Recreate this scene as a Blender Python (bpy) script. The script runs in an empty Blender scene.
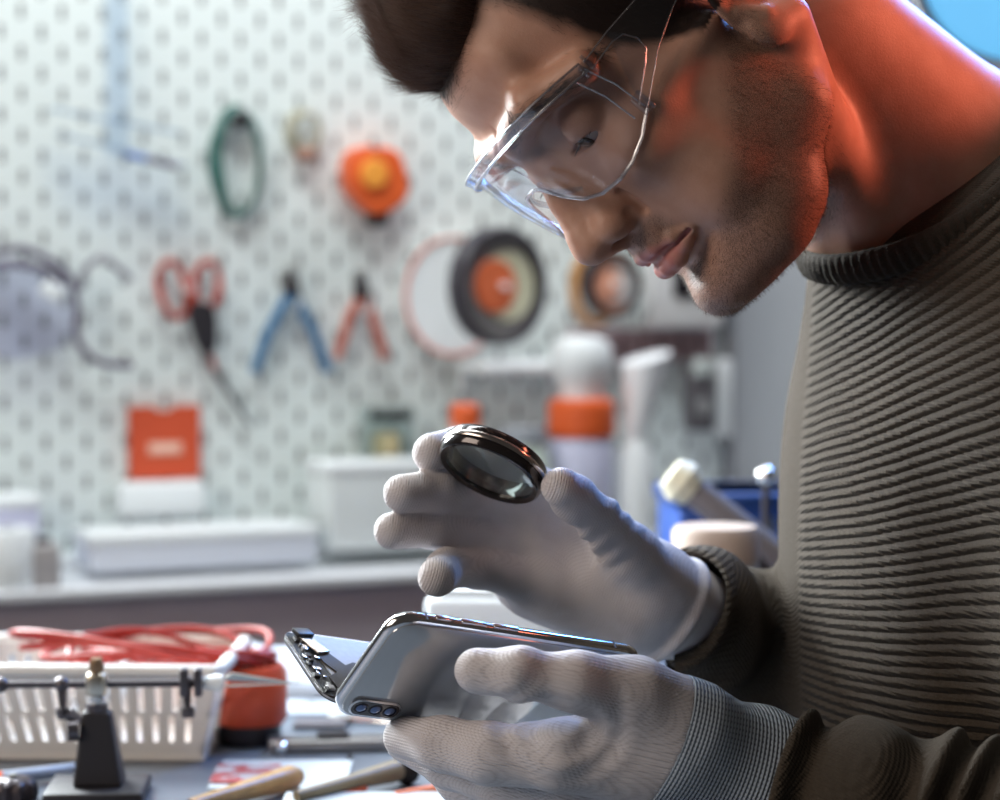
import bpy, bmesh, math, random
import numpy as np
from mathutils import Vector, Matrix

# ---------------------------------------------------------------- camera, world, lamps, exposure
SC = bpy.context.scene
COL = SC.collection
FPX = 2361.0                      # focal length in pixels of a 1000 px wide frame (85 mm on 36 mm)
CAM_Z = 1.05
PITCH = math.atan(130 / FPX)
cam_d = bpy.data.cameras.new('camera')
cam_d.lens = 85.0; cam_d.sensor_width = 36.0; cam_d.clip_start = .05; cam_d.clip_end = 50
cam_d.dof.use_dof = True; cam_d.dof.focus_distance = 1.12; cam_d.dof.aperture_fstop = 5.7
cam = bpy.data.objects.new('camera', cam_d); COL.objects.link(cam)
cam.location = (0, 0, CAM_Z); cam.rotation_euler = (math.pi / 2 - PITCH, 0, 0)
SC.camera = cam
SC.view_settings.view_transform = 'Standard'; SC.view_settings.look = 'None'
SC.view_settings.gamma = 1.0; SC.view_settings.use_curve_mapping = False
SC.view_settings.exposure = 0.0
SC.cycles.use_denoising = True
SC.cycles.max_bounces = 10; SC.cycles.transmission_bounces = 8; SC.cycles.transparent_max_bounces = 12
SC.cycles.caustics_reflective = False; SC.cycles.caustics_refractive = False

W = bpy.data.worlds.new('room_air'); SC.world = W; W.use_nodes = True
W.node_tree.nodes['Background'].inputs[0].default_value = (.80, .74, .70, 1)
W.node_tree.nodes['Background'].inputs[1].default_value = .06

def area(name, loc, target, size, power, color, size_y=None, spread=180):
    d = bpy.data.lights.new(name, 'AREA'); d.energy = power; d.color = color; d.size = size
    d.spread = math.radians(spread)
    if size_y: d.shape = 'RECTANGLE'; d.size_y = size_y
    o = bpy.data.objects.new(name, d); COL.objects.link(o); o.location = loc
    o.rotation_euler = (Vector(target) - Vector(loc)).to_track_quat('-Z', 'Y').to_euler()
    return o
area('workshop_ceiling_light', (-.35, 1.65, 2.3), (-.1, 2.5, 1.15), 1.2, 25, (.93, .99, 1.0), .5)      # washes the pegboard
area('cool_key_light', (-.78, 2.06, 1.42), (.15, 1.15, 1.02), .45, 24, (.90, .97, 1.0), .7, 100)      # cool key from behind left
area('room_fill_light', (-1.05, .60, 1.48), (.12, 1.15, 1.06), .75, 9.2, (1.0, .85, .73))             # weak warm fill
area('added_wall_light', (.55, 2.45, 2.2), (.55, 3., 1.1), .6, 14, (.92, .92, 1.0), .4)  # unseen lamp, added to brighten the grey wall at right
area('red_side_light', (.80, 1.20, 1.38), (.20, 1.2, 1.17), .24, .52, (1.0, .24, .14), .34, 40)              # red light from the right, its source unseen
area('blue_back_light', (.52, 1.95, 1.62), (.22, 1.22, 1.15), .35, 8, (.08, .34, 1.0), .35, 120)        # blue light behind his back

# ---------------------------------------------------------------- pixel rays to places in the room
def ray(u, v):
    x, y, z = (u - 500) / FPX, 1.0, -(v - 400) / FPX
    c, s = math.cos(PITCH), math.sin(PITCH)
    return np.array([x, y * c + z * s, -y * s + z * c])
def at(u, v, Y):
    d = ray(u, v); return np.array([0, 0, CAM_Z]) + d * (Y / d[1])
def atz(u, v, z):
    d = ray(u, v); return np.array([0, 0, CAM_Z]) + d * ((z - CAM_Z) / d[2])
TABLE_Z = .75

# ---------------------------------------------------------------- materials
def mat(name, color=(.5, .5, .5), rough=.5, metal=0., noise=0., nscale=60., bump=0., bscale=200., coat=0.,
        trans=0., ior=1.45, emit=None, estr=1., sheen=0., alpha=1., sub=0.):
    m = bpy.data.materials.new(name); m.use_nodes = True
    nt = m.node_tree; b = nt.nodes['Principled BSDF']
    b.inputs['Base Color'].default_value = (*color, 1); b.inputs['Roughness'].default_value = rough
    b.inputs['Metallic'].default_value = metal; b.inputs['Coat Weight'].default_value = coat
    b.inputs['Transmission Weight'].default_value = trans; b.inputs['IOR'].default_value = ior
    b.inputs['Sheen Weight'].default_value = sheen; b.inputs['Alpha'].default_value = alpha
    b.inputs['Subsurface Weight'].default_value = sub
    if sub: b.inputs['Subsurface Radius'].default_value = (.010, .004, .002); b.inputs['Subsurface Scale'].default_value = 1.
    if emit: b.inputs['Emission Color'].default_value = (*emit, 1); b.inputs['Emission Strength'].default_value = estr
    tc = nt.nodes.new('ShaderNodeTexCoord')
    if noise:
        n = nt.nodes.new('ShaderNodeTexNoise'); n.inputs['Scale'].default_value = nscale; n.inputs['Detail'].default_value = 4
        nt.links.new(tc.outputs['Object'], n.inputs['Vector'])
        r = nt.nodes.new('ShaderNodeMapRange'); r.inputs[3].default_value = 1 - noise; r.inputs[4].default_value = 1 + noise
        nt.links.new(n.outputs[0], r.inputs[0])
        h = nt.nodes.new('ShaderNodeMix'); h.data_type = 'RGBA'; h.blend_type = 'MULTIPLY'; h.inputs[0].default_value = 1
        h.inputs[6].default_value = (*color, 1); nt.links.new(r.outputs[0], h.inputs[7]); nt.links.new(h.outputs[2], b.inputs['Base Color'])
    if bump:
        n = nt.nodes.new('ShaderNodeTexNoise'); n.inputs['Scale'].default_value = bscale; n.inputs['Detail'].default_value = 3
        nt.links.new(tc.outputs['Object'], n.inputs['Vector'])
        u = nt.nodes.new('ShaderNodeBump'); u.inputs['Strength'].default_value = bump; u.inputs['Distance'].default_value = .002
        nt.links.new(n.outputs[0], u.inputs['Height']); nt.links.new(u.outputs[0], b.inputs['Normal'])
    return m
def clear_mat(name, tint=(.97, .98, 1.), ior=1.45, rough=.02, boost=1.):      # thin clear plastic: transparent with a Fresnel sheen
    m = bpy.data.materials.new(name); m.use_nodes = True; nt = m.node_tree; nt.nodes.clear()
    o = nt.nodes.new('ShaderNodeOutputMaterial'); t = nt.nodes.new('ShaderNodeBsdfTransparent'); t.inputs[0].default_value = (*tint, 1)
    gl = nt.nodes.new('ShaderNodeBsdfGlossy'); gl.inputs['Roughness'].default_value = rough
    ge = nt.nodes.new('ShaderNodeNewGeometry'); dp = nt.nodes.new('ShaderNodeVectorMath'); dp.operation = 'DOT_PRODUCT'
    nt.links.new(ge.outputs['Normal'], dp.inputs[0]); nt.links.new(ge.outputs['Incoming'], dp.inputs[1])
    def mth(op, a, b):
        x = nt.nodes.new('ShaderNodeMath'); x.operation = op; x.use_clamp = True
        for i, q in enumerate((a, b)):
            if isinstance(q, (int, float)): x.inputs[i].default_value = q
            else: nt.links.new(q, x.inputs[i])
        return x.outputs[0]
    r0 = ((ior - 1) / (ior + 1)) ** 2 * boost; x = nt.nodes.new('ShaderNodeMath'); x.operation = 'ABSOLUTE'; nt.links.new(dp.outputs['Value'], x.inputs[0])
    fres = mth('ADD', mth('MULTIPLY', mth('POWER', mth('SUBTRACT', 1., x.outputs[0]), 4.), 1 - min(r0, .9)), r0)
    mx = nt.nodes.new('ShaderNodeMixShader'); nt.links.new(fres, mx.inputs[0])
    nt.links.new(t.outputs[0], mx.inputs[1]); nt.links.new(gl.outputs[0], mx.inputs[2]); nt.links.new(mx.outputs[0], o.inputs[0]); return m
class NG:   # small helper to write node maths
    def __init__(s, m): s.nt = m.node_tree; s.b = s.nt.nodes['Principled BSDF']
    def n(s, t, **k):
        x = s.nt.nodes.new(t)
        for a, v in k.items(): setattr(x, a, v)
        return x
    def l(s, a, b): s.nt.links.new(a, b)
    def m(s, op, a, b=0., c=0.):
        x = s.n('ShaderNodeMath', operation=op)
        for i, q in enumerate((a, b, c)):
            if isinstance(q, (int, float)): x.inputs[i].default_value = q
            else: s.l(q, x.inputs[i])
        return x.outputs[0]
    def attr(s, name): return s.n('ShaderNodeAttribute', attribute_name=name).outputs['Fac']
    def xyz(s):
        t = s.n('ShaderNodeTexCoord'); p = s.n('ShaderNodeSeparateXYZ'); s.l(t.outputs['Object'], p.inputs[0]); return p.outputs
    def noise(s, scale, detail=3, vec=None, dist=0):
        x = s.n('ShaderNodeTexNoise'); x.inputs['Scale'].default_value = scale; x.inputs['Detail'].default_value = detail
        x.inputs['Distortion'].default_value = dist
        if vec is None: vec = s.n('ShaderNodeTexCoord').outputs['Object']
        s.l(vec, x.inputs['Vector']); return x.outputs[0]
    def mix(s, f, a, b):
        x = s.n('ShaderNodeMix', data_type='RGBA')
        for i, q in ((0, f), (6, a), (7, b)):
            if isinstance(q, (int, float)): x.inputs[i].default_value = q
            elif isinstance(q, tuple): x.inputs[i].default_value = (*q, 1)
            else: s.l(q, x.inputs[i])
        return x.outputs[2]
    def bump(s, h, strength=.5, dist=.001):
        x = s.n('ShaderNodeBump'); x.inputs['Strength'].default_value = strength; x.inputs['Distance'].default_value = dist
        s.l(h, x.inputs['Height']); s.l(x.outputs[0], s.b.inputs['Normal'])

# ---------------------------------------------------------------- things and parts
def tag(o, label=None, cat=None, group=None, kind=None):
    if label: o['label'] = label
    if cat: o['category'] = cat
    if group: o['group'] = group
    if kind: o['kind'] = kind
    return o
def thing(name, label, cat, loc, rz=0., group=None, rot=None):
    o = bpy.data.objects.new(name, None); COL.objects.link(o); o.empty_display_size = .02
    o.location = [float(c) for c in loc]; o.rotation_euler = rot if rot is not None else (0, 0, rz)
    return tag(o, label, cat, group)
def mesh_obj(name, V, F, m, parent=None, smooth=True, origin=None, attrs=None, label=None, loc=None):
    me = bpy.data.meshes.new(name)
    V = np.asarray(V, dtype=np.float64)
    if origin is not None: V = V - np.asarray(origin)
    if isinstance(F, np.ndarray):
        me.vertices.add(len(V)); me.vertices.foreach_set('co', V.astype(np.float32).ravel())
        k = F.shape[1]
        me.loops.add(F.size); me.loops.foreach_set('vertex_index', F.astype(np.int32).ravel())
        me.polygons.add(len(F)); me.polygons.foreach_set('loop_start', np.arange(len(F), dtype=np.int32) * k)
        me.polygons.foreach_set('loop_total', np.full(len(F), k, dtype=np.int32)); me.update(calc_edges=True)
    else:
        me.from_pydata(V.tolist(), [], F); me.update()
    if smooth: me.polygons.foreach_set('use_smooth', np.ones(len(me.polygons), dtype=bool))
    if attrs:
        for k, a in attrs.items():
            at_ = me.attributes.new(k, 'FLOAT', 'POINT'); at_.data.foreach_set('value', np.asarray(a, dtype=np.float32))
    me.materials.append(m)
    o = bpy.data.objects.new(name, me); COL.objects.link(o)
    if parent is not None: o.parent = parent
    if loc is not None: o.location = [float(c) for c in loc]
    if label: o['label'] = label
    return o
def copy_tree(o, parent=None):
    c = o.copy(); COL.objects.link(c); c.parent = parent
    for ch in list(o.children): copy_tree(ch, c)
    return c

class MB:      # collects simple solids into one mesh
    def __init__(s): s.V = []; s.F = []
    def add(s, V, F):
        k = len(s.V); s.V += [tuple(map(float, v)) for v in V]; s.F += [tuple(i + k for i in f) for f in F]; return s
    def box(s, c, size, R=None, ch=0.):
        x, y, z = [a / 2 for a in size]; ch = min(ch, x * .9, y * .9, z * .9)
        if ch <= 0:
            V = [(i * x, j * y, k * z) for i in (-1, 1) for j in (-1, 1) for k in (-1, 1)]
            F = [(0, 1, 3, 2), (4, 6, 7, 5), (0, 4, 5, 1), (2, 3, 7, 6), (0, 2, 6, 4), (1, 5, 7, 3)]
        else:
            bm = bmesh.new(); bmesh.ops.create_cube(bm, size=1)
            for v in bm.verts: v.co = (v.co.x * 2 * x, v.co.y * 2 * y, v.co.z * 2 * z)
            bmesh.ops.bevel(bm, geom=list(bm.edges), offset=ch, segments=3, profile=.5, affect='EDGES', clamp_overlap=True)
            V = [tuple(v.co) for v in bm.verts]; F = [[v.index for v in f.verts] for f in bm.faces]; bm.free()
        V = np.array(V)
        if R is not None: V = V @ np.array(R).T
        return s.add(V + np.array(c), F)
    def lathe(s, prof, c=(0, 0, 0), axis=(0, 0, 1), n=32, sx=1., sy=1., closed=False):
        a = Vector(axis).normalized(); q = Vector((0, 0, 1)).rotation_difference(a)
        V = []
        for r, z in prof:
            for i in range(n):
                t = 2 * math.pi * i / n; V.append(tuple(q @ Vector((r * sx * math.cos(t), r * sy * math.sin(t), z)) + Vector(c)))
        m = len(prof); F = []
        for j in range(m if closed else m - 1):
            for i in range(n):
                j2 = (j + 1) % m; F.append((j * n + i, j * n + (i + 1) % n, j2 * n + (i + 1) % n, j2 * n + i))
        if not closed:
            if prof[0][0] > 1e-6: F.append(tuple(range(n))[::-1])
            if prof[-1][0] > 1e-6: F.append(tuple((m - 1) * n + i for i in range(n)))
        return s.add(V, F)
    def tube(s, pts, r, n=8, closed=False, flat=1.):
        P = [Vector(p) for p in pts]; N = len(P); rr = r if hasattr(r, '__len__') else [r] * N
        up = Vector((0, 0, 1)); T = []
        for i in range(N):
            a = P[(i - 1) % N] if closed or i else P[0]; b = P[(i + 1) % N] if closed or i < N - 1 else P[-1]
            T.append((b - a).normalized())
        nrm = T[0].cross(up)
        if nrm.length < .05: nrm = T[0].cross(Vector((1, 0, 0)))
        nrm.normalize(); V = []
        for i in range(N):
            nrm = (nrm - T[i] * nrm.dot(T[i])).normalized(); bn = T[i].cross(nrm)
            for k in range(n):
                t = 2 * math.pi * k / n; V.append(P[i] + rr[i] * (nrm * math.cos(t) + bn * math.sin(t) * flat))
        F = []
        for i in range(N if closed else N - 1):
            j = (i + 1) % N
            for k in range(n): F.append((i * n + k, i * n + (k + 1) % n, j * n + (k + 1) % n, j * n + k))
        if not closed: F += [tuple(range(n))[::-1], tuple((N - 1) * n + k for k in range(n))]
        return s.add([tuple(v) for v in V], F)
    def prism(s, poly, y0, y1, plane='xz'):   # outline in x,z extruded along y (or x,y along z)
        n = len(poly)
        V = [(a, y0, b) for a, b in poly] + [(a, y1, b) for a, b in poly] if plane == 'xz' else [(a, b, y0) for a, b in poly] + [(a, b, y1) for a, b in poly]
        F = [tuple(range(n)), tuple(range(2 * n - 1, n - 1, -1))] + [(i, i + n, (i + 1) % n + n, (i + 1) % n) for i in range(n)]
        return s.add(V, F)
    def xf(s, R=None, t=(0, 0, 0)):
        V = np.array(s.V)
        if R is not None: V = V @ np.array(R).T
        s.V = [tuple(v) for v in V + np.array(t)]; return s
    def build(s, name, m, parent=None, smooth=True, origin=None, label=None, bevel=0., loc=None, sub=0):
        V = np.array(s.V); 
        if origin is not None: V = V - np.asarray(origin)
        me = bpy.data.meshes.new(name); me.from_pydata(V.tolist(), [], s.F); me.validate(); me.update()
        bm = bmesh.new(); bm.from_mesh(me); bmesh.ops.recalc_face_normals(bm, faces=bm.faces); bm.to_mesh(me); bm.free()
        if smooth:
            me.polygons.foreach_set('use_smooth', np.ones(len(me.polygons), dtype=bool))
            try: me.set_sharp_from_angle(angle=math.radians(42))
            except Exception: pass
        me.materials.append(m)
        o = bpy.data.objects.new(name, me); COL.objects.link(o)
        if parent is not None: o.parent = parent
        if loc is not None: o.location = [float(c) for c in loc]
        if bevel:
            b = o.modifiers.new('bevel', 'BEVEL'); b.width = bevel; b.segments = 3; b.limit_method = 'ANGLE'; b.angle_limit = math.radians(50)
        if sub:
            b = o.modifiers.new('sub', 'SUBSURF'); b.levels = sub; b.render_levels = sub
        if label: o['label'] = label
        return o
def spline(pts, n=8, closed=False):      # Catmull-Rom through points (tuples of any length)
    P = [np.array(p, dtype=float) for p in pts]; N = len(P); out = []
    for i in range(N if closed else N - 1):
        if closed: a, b, c, d = P[(i - 1) % N], P[i], P[(i + 1) % N], P[(i + 2) % N]
        else: a, b, c, d = P[max(i - 1, 0)], P[i], P[i + 1], P[min(i + 2, N - 1)]
        for k in range(n):
            t = k / n; out.append(.5 * (2 * b + (c - a) * t + (2 * a - 5 * b + 4 * c - d) * t * t + (3 * b - a - 3 * c + d) * t ** 3))
    if not closed: out.append(P[-1])
    return out

# ---------------------------------------------------------------- smooth solids (distance fields meshed with surface nets)
f32 = np.float32
def smin(a, b, k):
    h = np.clip(.5 + .5 * (b - a) / k, 0, 1); return b + (a - b) * h - k * h * (1 - h)
def smax(a, b, k): return -smin(-a, -b, k)
def ell(P, c, r, R=None):
    Q = P - np.array(c, f32)
    if R is not None: Q = Q @ np.array(R, f32).T       # rows of R are the ellipsoid's axes
    r = np.array(r, f32); k0 = np.linalg.norm(Q / r, axis=1); k1 = np.linalg.norm(Q / (r * r), axis=1) + 1e-9
    return k0 * (k0 - 1) / k1
def cap(P, a, b, r1, r2=None):
    r2 = r1 if r2 is None else r2
    a = np.array(a, f32); b = np.array(b, f32); d = b - a; Q = P - a
    t = np.clip(Q @ d / (d @ d), 0, 1); return np.linalg.norm(Q - t[:, None] * d, axis=1) - (r1 + (r2 - r1) * t)
def fcap(P, a, b, r1, r2, ax, s):       # capsule flattened along the direction ax by the factor s (<1 is flatter)
    ax = np.array(ax, f32); ax = ax / np.linalg.norm(ax)
    f = lambda X: np.array(X, f32) + np.multiply.outer(np.array(X, f32) @ ax, ax) * (1 / s - 1)
    return cap(f(P), f(a), f(b), r1, r2) * (.5 + .5 * s)
def chain(P, pts, k=3.):                # pts: (point, radius) list
    d = None
    for (a, ra), (b, rb) in zip(pts[:-1], pts[1:]):
        e = cap(P, a, b, ra, rb); d = e if d is None else smin(d, e, k)
    return d
def axes(fwd, up=(0, 0, 1)):
    f = np.array(fwd, float); f /= np.linalg.norm(f); s = np.cross(f, up); s /= np.linalg.norm(s); return np.array([f, s, np.cross(s, f)])
def nets(f, lo, hi, h):
    lo = np.array(lo, float); B = 8
    nb = np.ceil((np.array(hi) - lo) / (h * B)).astype(int); n = nb * B
    g = np.stack(np.meshgrid(*[np.arange(k) for k in nb], indexing='ij'), -1).reshape(-1, 3)
    cen = (lo + (g + .5) * B * h - h * .5).astype(f32)
    dc = f(cen); keep = np.abs(dc) < .5 * math.sqrt(3) * B * h * 1.45
    D = np.repeat(np.repeat(np.repeat(dc.reshape(nb), B, 0), B, 1), B, 2).astype(f32)
    o = np.stack(np.meshgrid(*[np.arange(B)] * 3, indexing='ij'), -1).reshape(-1, 3)
    gk = g[keep]
    for i in range(0, len(gk), 1500):
        idx = (gk[i:i + 1500, None] * B + o[None]).reshape(-1, 3)
        D[idx[:, 0], idx[:, 1], idx[:, 2]] = f((lo + idx * h).astype(f32))
    S = D < 0
    c = np.zeros(tuple(n - 1), np.int8)
    for i in (0, 1):
        for j in (0, 1):
            for k in (0, 1): c += S[i:n[0] - 1 + i, j:n[1] - 1 + j, k:n[2] - 1 + k]
    cells = np.argwhere((c > 0) & (c < 8)); ids = np.full(tuple(n - 1), -1, np.int32)
    ids[cells[:, 0], cells[:, 1], cells[:, 2]] = np.arange(len(cells))
    off = np.array([[i, j, k] for i in (0, 1) for j in (0, 1) for k in (0, 1)])
    val = np.stack([D[cells[:, 0] + a, cells[:, 1] + b, cells[:, 2] + e] for a, b, e in off], 1)
    acc = np.zeros((len(cells), 3)); cnt = np.zeros(len(cells))
    for a in range(8):
        for b in range(a + 1, 8):
            if np.abs(off[a] - off[b]).sum() != 1: continue
            m = (val[:, a] < 0) != (val[:, b] < 0); t = val[m, a] / (val[m, a] - val[m, b])
            acc[m] += off[a] + t[:, None] * (off[b] - off[a]); cnt[m] += 1
    V = lo + (cells + acc / cnt[:, None]) * h
    F = []
    for ax in range(3):
        sl = [slice(1, -1)] * 3; s0 = list(sl); s1 = list(sl); s0[ax] = slice(0, -1); s1[ax] = slice(1, None)
        A_, B_ = S[tuple(s0)], S[tuple(s1)]; e = np.argwhere(A_ != B_); inside = A_[e[:, 0], e[:, 1], e[:, 2]]
        for q in range(3):
            if q != ax: e[:, q] += 1
        u, v = [(1, 2), (2, 0), (0, 1)][ax]; du = np.zeros(3, int); du[u] = 1; dv = np.zeros(3, int); dv[v] = 1
        q4 = [ids[tuple((e - x).T)] for x in (du + dv, dv, 0 * du, du)]
        Q = np.stack(q4, 1); Q[~inside] = Q[~inside][:, ::-1]; F.append(Q)
    F = np.concatenate(F); F = F[(F >= 0).all(1)]
    # one Newton step onto the surface
    V32 = V.astype(f32); d0 = f(V32); e = h * .35; G = np.stack([f(V32 + np.eye(3, dtype=f32)[k] * e) - d0 for k in range(3)], 1) / e
    G2 = np.maximum((G * G).sum(1), .25); st = -(d0 / G2)[:, None] * G
    st = np.clip(st, -h * .5, h * .5); V = V + st
    return V, F, G / np.sqrt(G2)[:, None]
def vnoise(P, s, seed=0):      # cheap smooth 3-D noise, -1..1
    rs = np.random.RandomState(seed); out = 0
    for k in range(5):
        w = rs.normal(size=3) * s; ph = rs.uniform(0, 6.28); w2 = rs.normal(size=3) * s * .6
        out = out + np.sin(P @ w + ph + 1.3 * np.sin(P @ w2 + ph * 2))
    return out / 5.
def strands(roots, dirs, length, r, seg=4, curl=0., bend=None, seed=1, sides=3):
    """many thin tapered hairs; roots, dirs (n,3); bend (n,3) pulls the tip"""
    rs = np.random.RandomState(seed); n = len(roots); L = np.asarray(length).reshape(-1, 1) * np.ones((n, 1))
    d = dirs / np.linalg.norm(dirs, axis=1, keepdims=True)
    ref = np.cross(d, rs.normal(size=(n, 3))); ref /= np.linalg.norm(ref, axis=1, keepdims=True); bi = np.cross(d, ref)
    rings = []
    for i in range(seg + 1):
        t = i / seg; p = roots + d * L * t
        if bend is not None: p = p + bend * (t * t) * L
        p = p + ref * (curl * L * math.sin(t * 3.)) 
        rr = r * (1 - t * .85) 
        for k in range(sides):
            a = 2 * math.pi * k / sides; rings.append(p + rr * (ref * math.cos(a) + bi * math.sin(a)))
    V = np.stack(rings, 1).reshape(-1, 3); m = (seg + 1) * sides; F = []
    for i in range(seg):
        for k in range(sides):
            F.append([i * sides + k, i * sides + (k + 1) % sides, (i + 1) * sides + (k + 1) % sides, (i + 1) * sides + k])
    F = (np.array(F)[None] + (np.arange(n) * m)[:, None, None]).reshape(-1, 4)
    return V, F
# ================================================================= THE PERSON
PERSON = thing('person', 'man in ribbed olive sweater and white work gloves leaning over the opened phone he holds', 'person', (.30, 1.27, .0))
PO = np.array(PERSON.location)
# head frame: rows are forward F, left L, up U ; millimetres about the middle of the head
HO = np.array([.0800, 1.19, 1.1735])
def head_axes(pitch, yaw):
    F = np.array([-math.cos(pitch), 0, -math.sin(pitch)]); L = np.array([0, -1., 0]); U = np.cross(F, L)
    return np.array([F * math.cos(yaw) + L * math.sin(yaw), L * math.cos(yaw) - F * math.sin(yaw), U])
HM = head_axes(math.radians(50), math.radians(22))
def h2w(P): return HO + np.asarray(P) / 1000. @ HM
def w2h(P): return (np.asarray(P) - HO) @ HM.T * 1000.
HM32 = HM.astype(f32); HO32 = HO.astype(f32)
NK0 = w2h(at(800, 55, 1.225)); NK1 = w2h(at(965, 205, 1.25)); NK2 = w2h(at(1060, 330, 1.27))
CH1 = w2h(at(945, 330, 1.25))

def head_field(P):
    A = P.copy(); A[:, 1] = np.abs(A[:, 1])                  # mirrored
    d = ell(P, (6, 0, 42), (93, 74, 80))
    d = smin(d, ell(P, (44, 0, -22), (57, 60, 72)), 14)
    d = smin(d, cap(A, (104, 6, 17), (97, 36, 21), 8, 8), 9)                     # brow
    d = smin(d, cap(A, (97, 36, 21), (76, 56, 13), 8, 8), 9)
    d = smin(d, ell(P, (88, 0, 45), (14, 40, 22)), 14)
    d = smin(d, ell(A, (74, 41, -32), (22, 18.5, 17)), 14)                          # cheekbone
    d = smin(d, cap(A, (62, 56, -24), (20, 67, -18), 6, 5), 12)
    d = smin(d, ell(P, (76, 0, -62), (25, 30, 26)), 12)                           # maxilla
    d = smin(d, cap(A, (14, 54, -76), (62, 36, -106), 15, 14), 14)                # jaw
    d = smin(d, cap(A, (62, 36, -106), (84, 10, -108), 13, 13), 12)
    d = smin(d, ell(P, (86, 0, -106), (14.5, 20, 13)), 8)
    d = smin(d, ell(A, (52, 36, -66), (34, 27, 38)), 14)
    d = smin(d, ell(A, (22, 54, -52), (24, 14, 36)), 14)
    d = smin(d, ell(P, (30, 0, -92), (50, 38, 22)), 16)                           # under the jaw
    d = smin(d, cap(A, (74, 20, -104), (46, 38, -100), 16, 18), 12)              # soft tissue under the bowed jaw
    # eye sockets and lids
    d = smax(d, -ell(A, (106, 31, -1), (15.5, 15, 9)), 10)
    lid = np.linalg.norm(A - np.array((82.5, 32, -4), f32), axis=1) - 13.6
    d = smin(d, lid, 2.5)
    slit = ell(A, (95, 32, -10.5), (9, 13.8, 2.9), axes((1, 0, 0), (0, .10, 1)))
    d = smax(d, -slit, 1.)
    # nose
    d = smin(d, chain(P, [((101, 0, 10), 7), ((102.5, 0, -4), 6.2), ((108, 0, -20), 6.8), ((114.5, 0, -36), 8.2)], 5), 7)
    d = smin(d, cap(A, (101, 5, -8), (103, 10, -34), 5, 7), 8)
    d = smin(d, ell(P, (115.5, 0, -44.5), (11.5, 11.5, 10)), 6)
    d = smin(d, ell(A, (104, 13, -45), (12, 7.5, 9.5)), 5)                      # wings
    d = smax(d, -cap(A, (94, 21.5, -38), (93, 21, -52), 1.), 5)               # wing groove
    d = smax(d, -ell(A, (108, 6.2, -57), (7.5, 3.2, 5.5), axes((1, .2, .1))), 2.5)  # nostrils
    d = smin(d, cap(P, (113, 0, -52), (100, 0, -57), 3.2, 4), 3)                    # columella
    # lips
    up = chain(A, [((101.5, 0, -67.5), 4.2), ((99.5, 9, -67.8), 4.3), ((94, 19, -71), 3.4), ((88, 26, -74.5), 2.2)], 3)
    lo_ = chain(A, [((98.5, 0, -80.2), 5.6), ((96.5, 9, -79.6), 5.2), ((91.5, 18, -77.5), 4.), ((87.5, 25, -75), 2.2)], 3)
    d = smin(d, ell(P, (93, 0, -64), (10, 15, 12)), 6)
    d = smin(d, up, 2.4); d = smin(d, lo_, 2.4)
    d = smax(d, -chain(A, [((106, 0, -73.2), 1.4), ((101, 10, -73.0), 1.4), ((94.5, 19, -74), 1.3), ((89, 26, -75), 1.2)], 1.), 1.8)
    d = smax(d, -ell(P, (106, 0, -91), (7, 18, 4.5)), 7)                            # under the lip
    d = smin(d, cap(A, (98, 4, -61), (96, 14, -64), 3, 3), 5)
    d = smax(d, -cap(A, (100.5, 21, -48), (92.5, 34, -69), .2, .2), 5)                  # nose-mouth fold
    # ear
    Re = axes((1, .25, .2), (-.18, .25, 1))
    ear = ell(A, (0, 76, -10), (18, 5.5, 32), Re)
    ear = smin(ear, ell(A, (7, 76, -40), (9.5, 5.5, 11)), 6)
    ear = smax(ear, -ell(A, (6, 83, -12), (9, 6, 14), Re), 3)
    ear = smax(ear, -ell(A, (-2, 83, 6), (9, 5, 12), Re), 4)
    ear = smin(ear, cap(A, (-14, 77, 12), (-12, 77, -22), 3.5, 3.2), 3)
    ear = smin(ear, cap(A, (11, 76, -26), (4, 79, -36), 3.5, 3.5), 3)
    d = smin(d, ear, 3.5)
    # neck, throat and the root of the shoulders
    nk = smin(cap(P, NK0, NK1, 55, 64), cap(P, NK1, NK2, 64, 76), 18)
    nk = smin(nk, cap(P, NK0 + (0, 0, 0), CH1, 49, 46), 14)
    scm0 = np.array((-8, 64, -45.)); scm1 = w2h(at(885, 268, 1.215))
    nk = smin(nk, cap(P, scm0, scm1, 14, 8), 16)
    d = smin(d, nk, 12)
    return d.astype(f32)

def field_w(fh):
    return lambda P: fh(((P - HO32) @ HM32.T * 1000).astype(f32)) / 1000
HF = field_w(head_field)

def side_f(U): return np.interp(U, [-40, -18, 8, 35, 50, 75], [14, 30, 58, 68, 72, 78])
def hair_mask(Q):     # positive where hair grows
    F, L, U = Q[:, 0], np.abs(Q[:, 1]), Q[:, 2]
    a = U - (54 + 17 * np.clip((L - 11) / 24, 0, 1) ** 1.5)
    b = (side_f(U) - F); b = np.where(L > 38, b, -50); b = np.where(U < -14 - (F * .2), -20, b)
    c = np.where(F < 40, U - 0, -50)
    return np.maximum(np.maximum(a, b), c)
def beard_mask(Q):
    F, L, U = Q[:, 0], np.abs(Q[:, 1]), Q[:, 2]
    line = np.interp(F, [15, 40, 60, 75, 88, 110], [-14, -38, -58, -70, -84, -90])     # upper edge of the beard
    a = np.clip((line - U) / 14, 0, 1) * np.clip((U + 136) / 14, 0, 1) * np.clip((F - 2) / 14, 0, 1)
    m = np.clip((-55 - U) / 4, 0, 1) * np.clip((U + 73) / 5, 0, 1) * np.clip((F - 82) / 6, 0, 1) * np.clip((28 - L) / 6, 0, 1) * np.clip((L - 3) / 4, .3, 1) * .8
    g = np.clip((-86 - U) / 5, 0, 1) * np.clip((22 - L) / 8, .5, 1) * np.clip((F - 70) / 10, 0, 1)
    return np.clip(np.maximum(np.maximum(a, m), g), 0, 1)
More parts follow.
